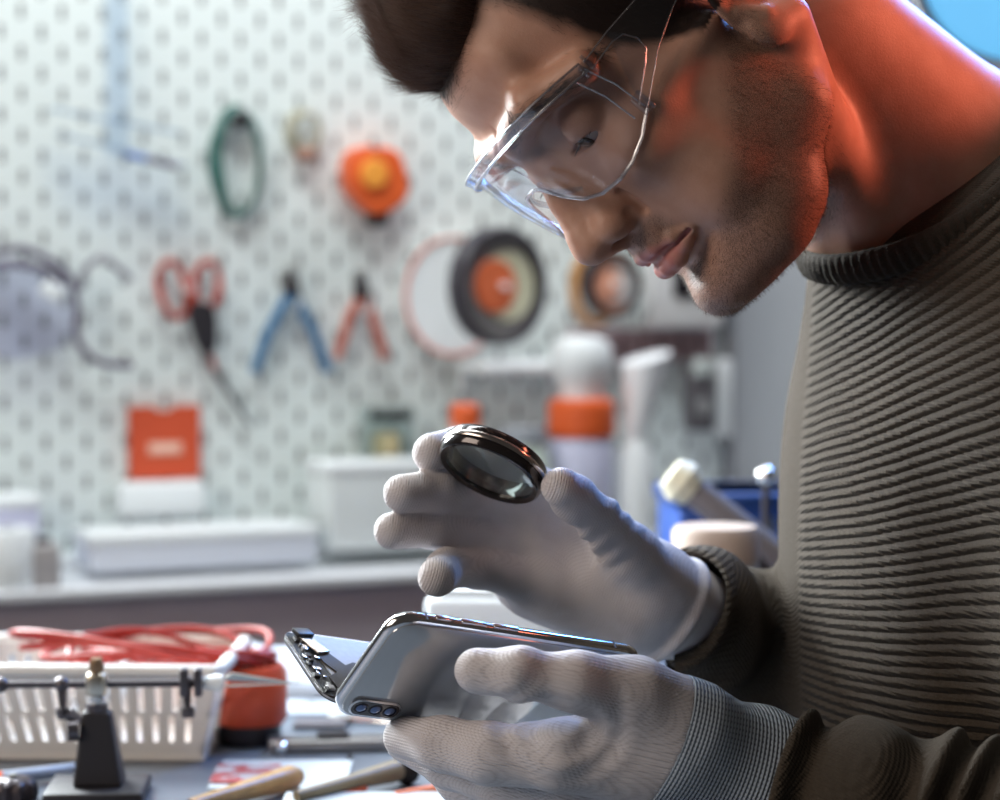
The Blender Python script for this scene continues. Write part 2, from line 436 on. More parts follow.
def lip_mask(Q):
    A = Q.copy().astype(f32); A[:, 1] = np.abs(A[:, 1])
    u = chain(A, [((103, 0, -68.5), 4.2), ((100.5, 9, -68.8), 4.3), ((95, 18, -71.5), 3.2), ((88, 26, -74.5), 1.6)], 2)
    l = chain(A, [((101, 0, -79.5), 5.5), ((98, 9, -79), 5.), ((92.5, 18, -77.2), 3.6), ((88, 25, -75), 1.6)], 2)
    return np.clip(.5 - np.minimum(u, l) / 1.6, 0, 1)

skin = mat('skin', (.40, .215, .15), .45, sub=.10)
g = NG(skin)
n1 = g.noise(90, 5); n2 = g.noise(900, 2); n3 = g.noise(2600, 2)
c0 = g.mix(g.m('MULTIPLY', g.m('SUBTRACT', n1, .35), 1.6), (.50, .275, .195), (.60, .36, .27))
c1 = g.mix(g.attr('lip'), c0, (.50, .19, .165))
bf = g.m('MULTIPLY', g.attr('beard'), g.m('ADD', .30, g.m('MULTIPLY', g.m('GREATER_THAN', n3, .5), .42)))
c2 = g.mix(bf, c1, (.065, .038, .028))
hf = g.attr('scalp'); c3 = g.mix(hf, c2, (.025, .014, .011))
g.l(c3, g.b.inputs['Base Color'])
g.b.inputs['Specular IOR Level'].default_value = .45
g.bump(g.m('ADD', g.m('MULTIPLY', n2, .6), g.m('MULTIPLY', n3, .4)), .35, .0006)

hair_m = mat('dark_brown_hair', (.024, .013, .011), .75)
strand_m = mat('highlit_hair_strands', (.14, .085, .065), .30)  # highlights put into the colour: strands paler than the hair mass
brow_m = mat('eyebrow_hair', (.030, .017, .012), .5)
stub_m = mat('stubble_hair', (.085, .045, .028), .45)

lo = (-.13, 1.00, .93); hi = (.42, 1.36, 1.34)
Vh, Fh, Gh = nets(HF, lo, hi, .0012)
Qh = w2h(Vh)
scalp = np.clip((hair_mask(Qh) + 2) / 7 + .25 * vnoise(Qh, .25, 3), 0, 1)
beard = beard_mask(Qh) * (1 - lip_mask(Qh))
body = mesh_obj('body', Vh, Fh, skin, PERSON, origin=PO, attrs={'scalp': scalp, 'beard': beard, 'lip': lip_mask(Qh)})

# eyes: ball with an iris, looking down at the phone
eye_w = mat('eye_white', (.55, .50, .47), .12, coat=.5); iris_m = mat('dark_iris', (.035, .03, .025), .1, coat=1.)
for s in (-1, 1):
    c = np.array((82.5, 32 * s, -4.))
    m = MB(); m.lathe([(12.6 * math.sin(t), -12.6 * math.cos(t)) for t in np.linspace(0, math.pi, 20)], (0, 0, 0), n=32)
    V = np.array(m.V) + c
    e = mesh_obj('eyeball', h2w(V), m.F, eye_w, PERSON, origin=PO)
    gz = np.array((.86, -.0 * s, -.50)); gz /= np.linalg.norm(gz)
    m = MB(); m.lathe([(.01, 13.2), (3, 13.05), (5.4, 12.3), (5.6, 11.6)], (0, 0, 0), axis=tuple(gz), n=32)
    mesh_obj('iris', h2w(np.array(m.V) + c), m.F, iris_m, e, origin=PO)

# ---- hair: a soft mass for the quiff plus thousands of strands
rs = np.random.RandomState(7)
def pick(mask, n, seed):
    p = mask / mask.sum(); i = np.random.RandomState(seed).choice(len(mask), n, p=p)
    return i
def quiff_field(P):
    d = ell(P, (83, 0, 79), (25.5, 40, 24.5), axes((.75, 0, .66), (-.66, 0, .75)))
    d = smin(d, ell(P, (50, 0, 98), (46, 52, 26)), 14)
    d = smin(d, ell(P, (0, 0, 60), (92, 76, 72)), 10)
    X = P[:, 2] * .8 - P[:, 0] * .3
    d = d + 1.1 * np.sin(P[:, 1] * .42 + 1.2 * np.sin(X * .09) + .6 * np.sin(P[:, 1] * .13)) * .8 + .8 * vnoise(P, .12, 5)
    # trimmed to the hairline
    F, L, U = P[:, 0], np.abs(P[:, 1]), P[:, 2]
    cut = -(U - (51.5 + 17 * np.clip((L - 13) / 24, 0, 1.6) ** 1.5)) 
    return smax(d, cut, 5).astype(f32)
Vq, Fq, Gq = nets(field_w(quiff_field), h2w((0, 0, 80)) - .15, h2w((0, 0, 80)) + .15, .0018)
hair_o = mesh_obj('hair', Vq, Fq, hair_m, PERSON, origin=PO)
Qq = w2h(Vq); Gqh = Gq @ HM.T
mk = ((Qq[:, 0] > 30) & (Qq[:, 2] < 125)).astype(float)
i = pick(mk, 26000, 11); R0 = Qq[i] - Gqh[i] * .3
tang = np.array((.50, 0, .80)) + rs.normal(size=(len(i), 3)) * .10
tang = tang - Gqh[i] * ((tang * Gqh[i]).sum(1, keepdims=True)) * .97
tang += Gqh[i] * .09
V, F_ = strands(R0 - tang * 6, tang, rs.uniform(12, 26, len(i)), .10, 5, .03, seed=3)
mesh_obj('hair_strands', h2w(V), F_, strand_m, hair_o, origin=PO)
# short side hair
mh = np.clip(hair_mask(Qh) + 3, 0, 10) * (Qh[:, 0] > -60) * (HO[2] + 0 * Qh[:, 0] > 0)
i = pick(mh, 16000, 12); Gb = Gh @ HM.T
dd = np.array((-.35, 0, -.75)) + rs.normal(size=(len(i), 3)) * .25; dd = dd - Gb[i] * (dd * Gb[i]).sum(1, keepdims=True) + Gb[i] * .35
V, F_ = strands(Qh[i], dd, rs.uniform(4, 9, len(i)) * np.clip(hair_mask(Qh)[i] / 12 + .5, .4, 1), .075, 3, .05, seed=4)
mesh_obj('side_hair', h2w(V), F_, hair_m, PERSON, origin=PO)
# eyebrows
A_ = np.abs(Qh[:, 1])
bl = np.interp(A_, [8, 20, 38, 54], [15, 19, 21.5, 13]); bm_ = np.exp(-((Qh[:, 2] - bl) / 3.4) ** 2) * (A_ > 9) * (A_ < 56) * (Qh[:, 0] > 60)
i = pick(bm_, 1100, 13); sg = np.sign(Qh[i, 1])
dd = np.stack([-.15 * np.ones(len(i)), sg * .9, .35 * (A_[i] < 34) - .3 * (A_[i] >= 34)], 1) + rs.normal(size=(len(i), 3)) * .2
dd = dd - Gb[i] * (dd * Gb[i]).sum(1, keepdims=True) + Gb[i] * .25
V, F_ = strands(Qh[i], dd, rs.uniform(5, 9, len(i)), .085, 4, .05, seed=5)
mesh_obj('eyebrows', h2w(V), F_, brow_m, PERSON, origin=PO)
# stubble and lashes
i = pick(beard ** 1.2, 15000, 14)
dd = np.array((.15, 0, -.55)) + rs.normal(size=(len(i), 3)) * .22; dd = dd - Gb[i] * (dd * Gb[i]).sum(1, keepdims=True) * .6 + Gb[i] * .55
V, F_ = strands(Qh[i], dd, rs.uniform(1.2, 3.2, len(i)), .055, 2, .05, seed=6)
mesh_obj('stubble', h2w(V), F_, stub_m, PERSON, origin=PO)
for s in (-1, 1):
    t = rs.uniform(-1, 1, 60); root = np.stack([95 - 3.2 * t * t - .5, 32 * s + 11.5 * t, -9.0 + .2 * t], 1)
    V, F_ = strands(root, np.stack([np.ones(60), .5 * t, -.35 + 0 * t], 1) + rs.normal(size=(60, 3)) * .06, 5., .06, 3, .0, seed=8)
    mesh_obj('eyelashes', h2w(V), F_, brow_m, PERSON, origin=PO)
# ---------------------------------------------------------------- sweater
A3 = lambda *a: at(*a)
cC = at(936, 166, 1.235)                                  # middle of the neck hole
cu = np.array((.80, 0, .60)); cv = np.array((.06, -1, -.20)); cv /= np.linalg.norm(cv); cn = np.cross(cu, cv); cn /= np.linalg.norm(cn)
if cn[2] < 0: cn = -cn                                     # points up the neck
T_chest = at(1018, 500, 1.27); T_belly = at(1030, 800, 1.27)
S_near = at(1150, 385, 1.145); S_far = at(975, 300, 1.44)
elb_n = at(1190, 905, 1.02); wr_n = at(794, 798, 1.085)
elb_f = at(880, 750, 1.40); wr_f = at(680, 606, 1.242)
# folds scrunched up on the near sleeve
def sweater_field(P):
    P = P.astype(f32)
    d = ell(P, T_chest, (.128, .165, .21))
    d = smin(d, ell(P, T_belly, (.122, .165, .26)), .05)
    b = cC - cn * .050
    d = smin(d, ell(P, b, (.084, .078, .056), np.array([cu, cv, cn])), .045)
    d = smin(d, ell(P, cC - cn * .030 + cu * .004, (.087, .083, .030), np.array([cu, cv, cn])), .02)
    d = smin(d, cap(P, cC - cn * .08 - cv * .0, S_near, .062, .070), .05)
    d = smin(d, cap(P, cC - cn * .07, S_far, .055, .070), .05)
    d = smin(d, cap(P, S_near, elb_n, .068, .056), .05)
    # near sleeve
    ax = wr_n - elb_n; La = np.linalg.norm(ax); ax = ax / La
    t = (P - elb_n) @ ax.astype(f32) / La; 
    r = cap(P, elb_n, wr_n, .056, .0375)
    q = P - elb_n; ang = np.arctan2(q[:, 1], q[:, 2] - .0)
    fold = .0042 * np.sin(t * 46 + 1.8 * np.sin(ang * 2 + 1) + 2.6 * np.sin(t * 11 + ang)) * np.clip(t * 1.6, 0, 1) + .0022 * vnoise(P, 55, 9)
    d = smin(d, r - fold, .022)
    # far sleeve
    d = smin(d, cap(P, S_far, elb_f, .066, .054), .04)
    r = cap(P, elb_f, wr_f, .054, .0365)
    t2 = (P - elb_f) @ ((wr_f - elb_f) / np.linalg.norm(wr_f - elb_f) ** 2).astype(f32)
    r = r - .0028 * np.sin(t2 * 50 + 2 * np.sin(P[:, 2] * 40)) * np.clip(t2, 0, 1)
    d = smin(d, r, .02)
    # broad soft creases of the body
    d = d + .0025 * vnoise(P, 22, 4)
    # open sleeve ends and neck hole
    for c, n in ((wr_n, ax), (wr_f, (wr_f - elb_f) / np.linalg.norm(wr_f - elb_f))):
        s = (P - c.astype(f32)) @ n.astype(f32)
        rr = np.linalg.norm((P - c.astype(f32)) - np.multiply.outer(s, n.astype(f32)), axis=1)
        d = smax(d, np.where(rr < .053, s - .004, -.1), .004)
        d = smax(d, -np.maximum(rr - .0285, -(s + .03)), .004)
    sc_ = (P - cC.astype(f32)) @ cn.astype(f32); d = np.where(np.linalg.norm(P - cC.astype(f32), axis=1) < .11, smax(d, sc_ + .001, .006), d)
    return d.astype(f32)
Vs, Fs, Gs = nets(sweater_field, (.09, .98, .60), (.48, 1.50, 1.26), .0022)
# rib coordinate in metres: rows run round the body, fanning up over the shoulder, and along each sleeve
x1 = .235
def rib_body(V):
    X, Z = V[:, 0], V[:, 2]
    dx = X - x1 - .016 * np.exp(-np.clip(X - .132, -.004, 1) / .016) - .008 * np.clip((1.2 - V[:, 1]) / .1, 0, 2)
    z0 = .96
    al, be = .46, 3.5
    # t such that z = t + (al + be (t - z0)) dx
    return (Z - (al - be * z0) * dx) / (1 + be * dx)
def side(V, a, b): 
    ax = (b - a); L_ = np.linalg.norm(ax); t = (V - a) @ ax / L_ ** 2; t = np.clip(t, 0, 1)
    return np.linalg.norm(V - a - t[:, None] * ax, axis=1)
dn = side(Vs, elb_n, wr_n); df = side(Vs, elb_f, wr_f)
isn = ((dn < .074) & (Vs[:, 2] < .875)).astype(float) * (Vs[:, 1] < 1.165); isf = ((df < .066) & (Vs[:, 0] < .124) & (Vs[:, 1] > 1.14) & (dn > .06)).astype(float)
axn = wr_n - elb_n; axn /= np.linalg.norm(axn); qn = Vs - elb_n
angn = np.arctan2(qn @ np.array((0, 1., 0)), (qn - np.outer(qn @ axn, axn))[:, 2])
rib = rib_body(Vs); rib_s = angn * .048
body_amt = (1 - np.clip(isn + isf, 0, 1)) * np.clip((Vs[:, 0] - (.128 + .0) - .02 * np.clip((Vs[:, 1] - 1.16) / .05, 0, 3)) / .006, 0, 1)
front = (Gs[:, 0] < -.72).astype(float)
knit = mat('ribbed_olive_knit', (.10, .085, .06), .95)
g = NG(knit); g.b.inputs['Sheen Roughness'].default_value = .4
ph = g.m('ADD', g.attr('rib'), g.m('MULTIPLY', g.noise(26, 2), .0024))
w = g.m('SINE', g.m('MULTIPLY', ph, 2 * math.pi / .0066))
w = g.m('POWER', g.m('MULTIPLY', g.m('ADD', w, 1.), .5), .7)
hb = g.m('MULTIPLY', w, g.attr('ribamt'))
sx = g.xyz()
st1 = g.m('SINE', g.m('MULTIPLY', g.m('ADD', sx[0], g.m('MULTIPLY', sx[1], .8)), 2 * math.pi / .0030))
st2 = g.m('SINE', g.m('MULTIPLY', g.m('ADD', sx[2], g.m('MULTIPLY', sx[0], .25)), 2 * math.pi / .0026))
sn = g.m('ADD', g.m('MULTIPLY', g.m('MULTIPLY', st1, st2), .16), g.m('MULTIPLY', g.noise(1500, 2), .30))
hh = g.m('ADD', hb, sn)
col = g.mix(g.noise(700, 3), (.038, .028, .019), (.082, .063, .044))
g.l(col, g.b.inputs['Base Color'])
g.bump(hh, 1., .0034)
sweater = mesh_obj('sweater', Vs, Fs, knit, PERSON, origin=PO, attrs={'rib': np.where(isn > 0, rib_s, rib), 'ribamt': np.clip(body_amt + isn * .10 + isf * .3, 0, 1)})
# ribbed collar band
m = MB(); N = 360; prof = 10; V = []; F_ = []
for i in range(N):
    a = 2 * math.pi * i / N; o = cu * math.cos(a) + cv * math.sin(a)
    rx = .0840 * math.cos(a); ry = .0800 * math.sin(a)
    c = cC + cu * rx + cv * ry - cn * .006 + cn * .006 * math.cos(2 * a)
    rib_h = .0011 * math.sin(a * 95)
    for k in range(prof):
        t = 2 * math.pi * k / prof; V.append(c + o * (.0042 + rib_h) * math.cos(t) + (cn * .96 - o * .25) * .0082 * math.sin(t))
    for k in range(prof): F_.append((i * prof + k, ((i + 1) % N) * prof + k, ((i + 1) % N) * prof + (k + 1) % prof, i * prof + (k + 1) % prof))
knit2 = mat('collar_knit', (.042, .033, .024), .95, noise=.35, nscale=700, bump=.6, bscale=1300)
mesh_obj('collar', V, F_, knit2, sweater, origin=PO)

# ---------------------------------------------------------------- the phone
kA = np.array([at(328, 716, 1.1008), at(397, 617, 1.0664), at(650, 655, 1.1406)])
pw = kA[1] - kA[0]; pw /= np.linalg.norm(pw); pl = kA[2] - kA[1]; pl /= np.linalg.norm(pl); pl -= pw * (pw @ pl); pl /= np.linalg.norm(pl)
pn = np.cross(pw, pl); pn = -pn if pn[1] > 0 else pn                      # out of the glass back, towards us and down
Rp = np.array([pl, pw, pn]).T                                           # columns: along, across, out of the back
PHO = kA[0]                                                             # lower left corner of the back
def rrect(x0, y0, x1, y1, r, n=8):
    P_ = []
    for cx, cy, a0 in ((x1 - r, y1 - r, 0), (x0 + r, y1 - r, 90), (x0 + r, y0 + r, 180), (x1 - r, y0 + r, 270)):
        for i in range(n + 1):
            a = math.radians(a0 + 90 * i / n); P_.append((cx + r * math.cos(a), cy + r * math.sin(a)))
    return P_
def slab_rings(mb, rings):     # rings: list of (polygon, z), joined
    n = len(rings[0][0]); V = [(x, y, z) for poly, z in rings for x, y in poly]; F = []
    for j in range(len(rings) - 1):
        for i in range(n): F.append((j * n + i, j * n + (i + 1) % n, (j + 1) * n + (i + 1) % n, (j + 1) * n + i))
    F += [tuple(range(n))[::-1], tuple((len(rings) - 1) * n + i for i in range(n))]
    return mb.add(V, F)
PL, PW_, PT, PR = .144, .071, .0077, .0125
phone = thing('smartphone', 'silver mobile phone with its screen lifted open, held in the near glove', 'phone', PHO)
phone.rotation_euler = Matrix(Rp.tolist()).to_euler()
steel = mat('polished_steel', (.70, .70, .72), .14, metal=1.); dark_m = mat('black_glass', (.012, .013, .016), .06, coat=1.)
back_glass = mat('silver_glass_back', (.50, .51, .52), .09, metal=.55, coat=1.)
inner = mat('grey_shield_metal', (.34, .33, .33), .5, metal=.6, noise=.15, nscale=300)
board = mat('dark_circuit_board', (.02, .018, .018), .45, noise=.5, nscale=900, bump=.6, bscale=1500)
m = MB(); rings = []
for i in range(13):
    a = math.pi * i / 12; e = .0036 * (1 - math.sin(a)); rings.append((rrect(e, e, PL - e, PW_ - e, PR - e), -PT * (1 - math.cos(a)) / 2))
slab_rings(m, [(p, z) for p, z in rings]); m.build('frame', steel, phone)
m = MB(); slab_rings(m, [(rrect(.0022, .0022, PL - .0022, PW_ - .0022, PR - .002), -.0012), (rrect(.0026, .0026, PL - .0026, PW_ - .0026, PR - .002), .0003), (rrect(.0034, .0034, PL - .0034, PW_ - .0034, PR - .003), .0006)])
bk = m.build('back_glass', back_glass, phone)
m = MB(); slab_rings(m, [(rrect(.0060, .0050, .0335, .0160, .0054), .0004), (rrect(.0060, .0050, .0335, .0160, .0054), .0016), (rrect(.0066, .0056, .0329, .0154, .0048), .0021)])
camb = m.build('camera_bump', steel, phone)
m = MB(); slab_rings(m, [(rrect(.0068, .0058, .0327, .0152, .0046), .0018), (rrect(.0070, .0060, .0325, .0150, .0044), .0023)])
m.build('camera_glass', mat('camera_window_glass', (.03, .022, .026), .1, coat=1.), camb)
lens_m = mat('blue_lens', (.10, .16, .34), .08, coat=1., metal=.5); ringm = mat('lens_ring', (.02, .02, .03), .2)
for k in range(3):
    m = MB(); m.lathe([(.0033, 0), (.0036, .0004), (.0030, .0007), (.0028, .0003)], (.0120 + .0078 * k, .0105, .0020), n=28); lr = m.build('lens', ringm, camb)
    m = MB(); m.lathe([(.0001, .00085), (.0012, .0007), (.0022, .0004), (.0028, -.0001)], (.0120 + .0078 * k, .0105, .0022), n=24)
    m.build('lens', lens_m, camb)
# side keys on the upper long edge
for x0, x1_ in ((.022, .030), (.036, .050), (.054, .068)):
    m = MB(); m.box(((x0 + x1_) / 2, PW_ + .0001, -.0038), (x1_ - x0, .0010, .0026), ch=.0004); m.build('side_key', steel, phone)
for x0 in (.017, .124):
    m = MB(); m.box((x0, PW_ - .00005, -.0038), (.0009, .0002, .0044)); m.build('antenna_band', mat('antenna_band_grey', (.25, .25, .26), .5), phone)
# lifted screen, hinged along the lower long edge
wq = at(279, 641, 1.158) - kA[0]; wq -= pl * (pl @ wq); wq /= np.linalg.norm(wq)
Sx = np.array((1, 0, 0.)); Sy = Rp.T @ wq; Sz = np.cross(Sx, Sy)
if (Rp @ Sz) @ np.array((0, -1, 0)) < 0: Sz = -Sz                         # Sz faces the camera: the inside of the screen
Rs = np.array([Sx, Sy, Sz]).T; St = np.array((.0005, .0010, -PT - .0008)); SW = .0655
def sb(mb): return mb.xf(Rs, St)
m = MB(); slab_rings(m, [(rrect(0, 0, PL - .001, SW, .011), -.0012), (rrect(0, 0, PL - .001, SW, .011), 0)]); scr = sb(m).build('screen', dark_m, phone)
m = MB(); slab_rings(m, [(rrect(-.0002, -.0002, PL - .0008, SW + .0002, .0112), -.0005), (rrect(-.0002, -.0002, PL - .0008, SW + .0002, .0112), .0006)])
sb(m).build('screen_bezel', mat('light_bezel', (.45, .45, .46), .25, metal=.8), scr)
m = MB(); slab_rings(m, [(rrect(.012, .003, PL - .006, SW - .003, .004), .0004), (rrect(.0122, .0032, PL - .006, SW - .003, .004), .0016)]); sb(m).build('shield_plate', inner, scr)
m = MB(); slab_rings(m, [(rrect(.001, .003, .0115, SW - .003, .004), .0006), (rrect(.001, .003, .0115, SW - .003, .004), .0013)]); sb(m).build('circuit_board', board, scr)
rr_ = random.Random(4)
for k in range(26):
    x = rr_.uniform(.0025, .0105); y = rr_.uniform(.005, SW - .006); m = MB()
    m.box((x, y, .0019), (rr_.uniform(.001, .0034), rr_.uniform(.0012, .004), rr_.uniform(.0008, .0022)), ch=.0002)
    sb(m).build('chip', [inner, board, steel][k % 3], scr)
fl = mat('black_flex_cable', (.02, .014, .014), .5)
m = MB(); P_ = [(.010, .010), (.022, .012), (.026, .020), (.038, .022), (.040, .034), (.030, .038), (.024, .034), (.018, .046), (.010, .050), (.012, .034), (.016, .026), (.009, .020)]
m.prism(P_, .0020, .0024, 'xy'); sb(m).build('flex_cable', fl, scr)
m = MB(); m.box((.012, .050, .0032), (.008, .017, .0016), R=np.array(Matrix.Rotation(.35, 3, 'Z')), ch=.0004); sb(m).build('connector_bracket', mat('bright_bracket', (.62, .62, .60), .25, metal=1.), scr)
m = MB(); m.box((.009, .058, .0044), (.010, .006, .0022), R=np.array(Matrix.Rotation(.2, 3, 'Z')), ch=.0004); sb(m).build('speaker', mat('dark_speaker', (.03, .03, .03), .4), scr)

# ---------------------------------------------------------------- gloves
def H(*a): return at(*a)
glove_m = mat('white_knit_glove', (.62, .58, .56), .9, sheen=.04); g = NG(glove_m)
ph = g.attr('row'); w1 = g.m('SINE', g.m('MULTIPLY', ph, 2 * math.pi / .00135)); pc = g.attr('col'); w2 = g.m('SINE', g.m('MULTIPLY', pc, 2 * math.pi / .0014))
hh = g.m('ADD', g.m('MULTIPLY', w1, .35), g.m('ADD', g.m('MULTIPLY', g.m('MULTIPLY', w1, w2), .3), g.m('MULTIPLY', g.noise(1800, 2), .5)))
dirt = g.m('MULTIPLY', g.m('SUBTRACT', g.noise(38, 4), .52), 2.6)
dirt = g.n('ShaderNodeClamp').inputs[0] and g.m('MAXIMUM', g.m('MINIMUM', dirt, 1.), 0.)
base = g.mix(dirt, (.70, .665, .675), (.50, .455, .45)); pit_ = g.m('MULTIPLY', g.m('GREATER_THAN', g.m('MULTIPLY', w1, w2), .55), .35)
g.l(g.mix(pit_, base, (.22, .18, .19)), g.b.inputs['Base Color']); g.bump(hh, .7, .0005)
cuff_m = mat('blue_grey_ribbed_cuff', (.42, .50, .58), .9); g = NG(cuff_m)
w1 = g.m('SINE', g.m('MULTIPLY', g.attr('row'), 2 * math.pi / .0021)); w2 = g.m('SINE', g.m('MULTIPLY', g.attr('col'), 2 * math.pi / .0019))
dot = g.m('GREATER_THAN', g.m('MULTIPLY', g.m('ADD', w1, .9), g.m('ADD', w2, .9)), 2.0)
g.l(g.mix(g.m('MULTIPLY', dot, .8), (.44, .52, .60), (.11, .14, .22)), g.b.inputs['Base Color'])
g.bump(g.m('ADD', g.m('MULTIPLY', w2, -.5), g.m('MULTIPLY', g.noise(1500), .3)), .8, .001)

def frame_of(d, up):
    d = np.array(d, float); d /= np.linalg.norm(d); u = np.array(up, float); u -= d * (u @ d); u /= np.linalg.norm(u); return d, u, np.cross(d, u)

# near (left) glove: thumb across the back of the phone, fingers under its lower edge
nW = at(750, 776, 1.095); nW2 = at(800, 802, 1.09)
pts_thumb = [(at(478, 671, 1.056), .0106), (at(520, 674, 1.052), .0112), (at(575, 681, 1.056), .0132), (at(636, 696, 1.068), .0175), (at(688, 730, 1.078), .0235)]
pts_idx = [(at(404, 737, 1.118), .0100), (at(442, 744, 1.092), .0122), (at(490, 753, 1.078), .0140), (at(560, 757, 1.072), .0155), (at(640, 762, 1.078), .0180)]
pts_mid = [(at(405, 742, 1.147), .0095), (at(450, 765, 1.127), .0112), (at(505, 785, 1.105), .0118), (at(570, 790, 1.095), .0145), (at(650, 778, 1.094), .018)]
pts_rng = [(at(420, 745, 1.168), .009), (at(462, 782, 1.152), .0108), (at(520, 812, 1.135), .0115), (at(590, 812, 1.115), .015), (at(660, 790, 1.11), .018)]
pts_pky = [(at(450, 752, 1.185), .008), (at(490, 792, 1.172), .0098), (at(550, 826, 1.155), .0105), (at(610, 825, 1.135), .014), (at(680, 800, 1.12), .018)]
def near_hand(P):
    P = P.astype(f32); d = chain(P, pts_thumb, .006)
    palm = chain(P, [(at(570, 752, 1.077), .0145), (at(660, 752, 1.085), .024), (nW, .0285), (nW2, .0285)], .02)
    palm = smin(palm, chain(P, [(at(585, 800, 1.115), .017), (at(670, 780, 1.115), .024), (nW + (0, .008, -.004), .026)], .02), .015)
    fi = chain(P, pts_idx, .005)
    for q in (pts_mid, pts_rng, pts_pky): fi = smin(fi, chain(P, q, .005), .0028)
    d = smin(d, palm, .016); d = smin(d, fi, .007)
    # wrinkles in the cloth between thumb and fingers
    q = P - at(560, 712, 1.06).astype(f32); r_ = np.linalg.norm(q, axis=1)
    d = d + .0006 * np.sin(r_ * 480 + 2 * vnoise(P, 60, 2)) * np.exp(-((r_ - .022) / .014) ** 2) + .0007 * vnoise(P, 130, 6)
    return d.astype(f32)
def cut_half(f, c, n, sgn, infl=0.): 
    c = np.array(c, f32); n = np.array(n, f32); n = n / np.linalg.norm(n)
    return lambda P: smax(f(P) - infl, sgn * ((P.astype(f32) - c) @ n), .0015)
def with_lip(f, c, n, r, R_): return f
nax = nW2 - at(600, 730, 1.075); nax /= np.linalg.norm(nax)
cn0 = at(668, 750, 1.07); cndir = np.array((.93, 0, -.36)) * 1.0 + np.array((0, .25, 0))
f1 = cut_half(near_hand, cn0, cndir, 1); f2 = cut_half(near_hand, cn0 - cndir * .0015, cndir, -1, .0004)
wdir = (nW2 - nW) / np.linalg.norm(nW2 - nW)
def near_cuff(P):
    P = P.astype(f32); d = f2(P); s = (P - nW.astype(f32)) @ nax.astype(f32)
    rr = np.linalg.norm((P - nW.astype(f32)) - np.multiply.outer(s, nax.astype(f32)), axis=1)
    roll = np.sqrt((rr - .0285) ** 2 + (s - .001) ** 2) - .0034
    roll2 = np.sqrt((rr - .0290) ** 2 + (s - .0145) ** 2) - .0036
    d = smax(d, s - .018, .002); d = smin(d, roll, .003); d = smin(d, roll2, .003)
    return d.astype(f32)
def hand_attrs(V, fingers, dirv):
    """row: distance along the hand; col: distance round it"""
    d, u, b = frame_of(dirv, (0, 0, 1)); row = V @ d + .0012 * vnoise(V, 30, 8); col = V @ u * .7 + (V @ b) * .7
    return {'row': row, 'col': col}
lo, hi = (-.075, 1.03, .775), (.16, 1.22, .945)
V, F_, G_ = nets(f1, lo, hi, .0014)
gl_n = mesh_obj('left_glove', V, F_, glove_m, PERSON, origin=PO, attrs=hand_attrs(V, None, (0.25, .2, 1.)))
V, F_, G_ = nets(near_cuff, lo, hi, .0013)
mesh_obj('cuff', V, F_, cuff_m, gl_n, origin=PO, attrs={'row': V @ np.array((.36, 0, .93)) * 1.0, 'col': V @ np.array((.93, .2, -.36))})

# far (right) glove: open palm towards us, loupe pinched between forefinger and thumb
fW = at(642, 594, 1.232); fW2 = at(686, 616, 1.25)
rp_idx = [(at(432, 452, 1.192), .0098), (at(462, 448, 1.205), .0105), (at(505, 462, 1.222), .0112), (at(548, 500, 1.232), .0135), (at(600, 545, 1.234), .017)]
rp_mid = [(at(402, 494, 1.180), .0094), (at(440, 490, 1.196), .0102), (at(485, 500, 1.222), .0112), (at(535, 522, 1.232), .0140), (at(600, 560, 1.236), .018)]
rp_rng = [(at(392, 531, 1.184), .0090), (at(432, 529, 1.200), .0098), (at(480, 535, 1.222), .0110), (at(535, 548, 1.230), .0140), (at(600, 575, 1.236), .019)]
rp_pky = [(at(437, 577, 1.160), .0098), (at(447, 568, 1.186), .0100), (at(478, 568, 1.212), .0105), (at(540, 578, 1.226), .0140), (at(605, 600, 1.232), .019)]
rp_thb = [(at(561, 487, 1.156), .0098), (at(574, 498, 1.166), .0104), (at(598, 518, 1.182), .0110), (at(632, 556, 1.206), .0150), (at(655, 588, 1.225), .021)]
def far_hand(P):
    P = P.astype(f32); d = chain(P, rp_idx, .004)
    for q in (rp_mid, rp_rng, rp_pky): d = smin(d, chain(P, q, .004), .0034)
    palm = smin(ell(P, at(560, 560, 1.234), (.046, .0150, .036), np.array([(.90, .12, -.42), (-.05, 1, .05), (.42, 0, .90)])), cap(P, at(610, 575, 1.230), fW, .024, .027), .02)
    palm = smin(palm, cap(P, at(560, 590, 1.224), at(630, 610, 1.224), .015, .020), .014)      # heel under the little finger
    palm = smin(palm, cap(P, fW, fW2, .0275, .0275), .01)
    d = smin(d, palm, .010); d = smin(d, chain(P, rp_thb, .006), .008)
    # creases at the thumb root and across the palm
    q = P - at(600, 545, 1.205).astype(f32); tt = q @ np.array((.7, 0, -.7), f32)
    d = d + .0011 * np.sin(tt * 640) * np.exp(-(np.linalg.norm(P - at(606, 530, 1.185).astype(f32), axis=1) / .020) ** 2)
    u_ = q @ np.array((1, 0, .25), f32)
    d = d + .0010 * np.sin(u_ * 260 + 1.2 * vnoise(P, 40, 3)) * np.exp(-(np.linalg.norm(P - at(540, 560, 1.215).astype(f32), axis=1) / .040) ** 2) + .0006 * vnoise(P, 110, 5)
    return d.astype(f32)
fax = fW2 - at(600, 560, 1.23); fax /= np.linalg.norm(fax)
def far_glove(P):
    P = P.astype(f32); d = far_hand(P); c = fW.astype(f32); s = (P - c) @ fax.astype(f32)
    rr = np.linalg.norm((P - c) - np.multiply.outer(s, fax.astype(f32)), axis=1)
    d = smax(d, s - .038, .002)
    d = smin(d, np.sqrt((rr - .0285) ** 2 + (s - .0185) ** 2) - .0032, .004)
    return d.astype(f32)
V, F_, G_ = nets(far_glove, (-.075, 1.13, .845), (.14, 1.28, 1.00), .0014)
gl_f = mesh_obj('right_glove', V, F_, glove_m, PERSON, origin=PO, attrs=hand_attrs(V, None, (1, .2, -.3)))

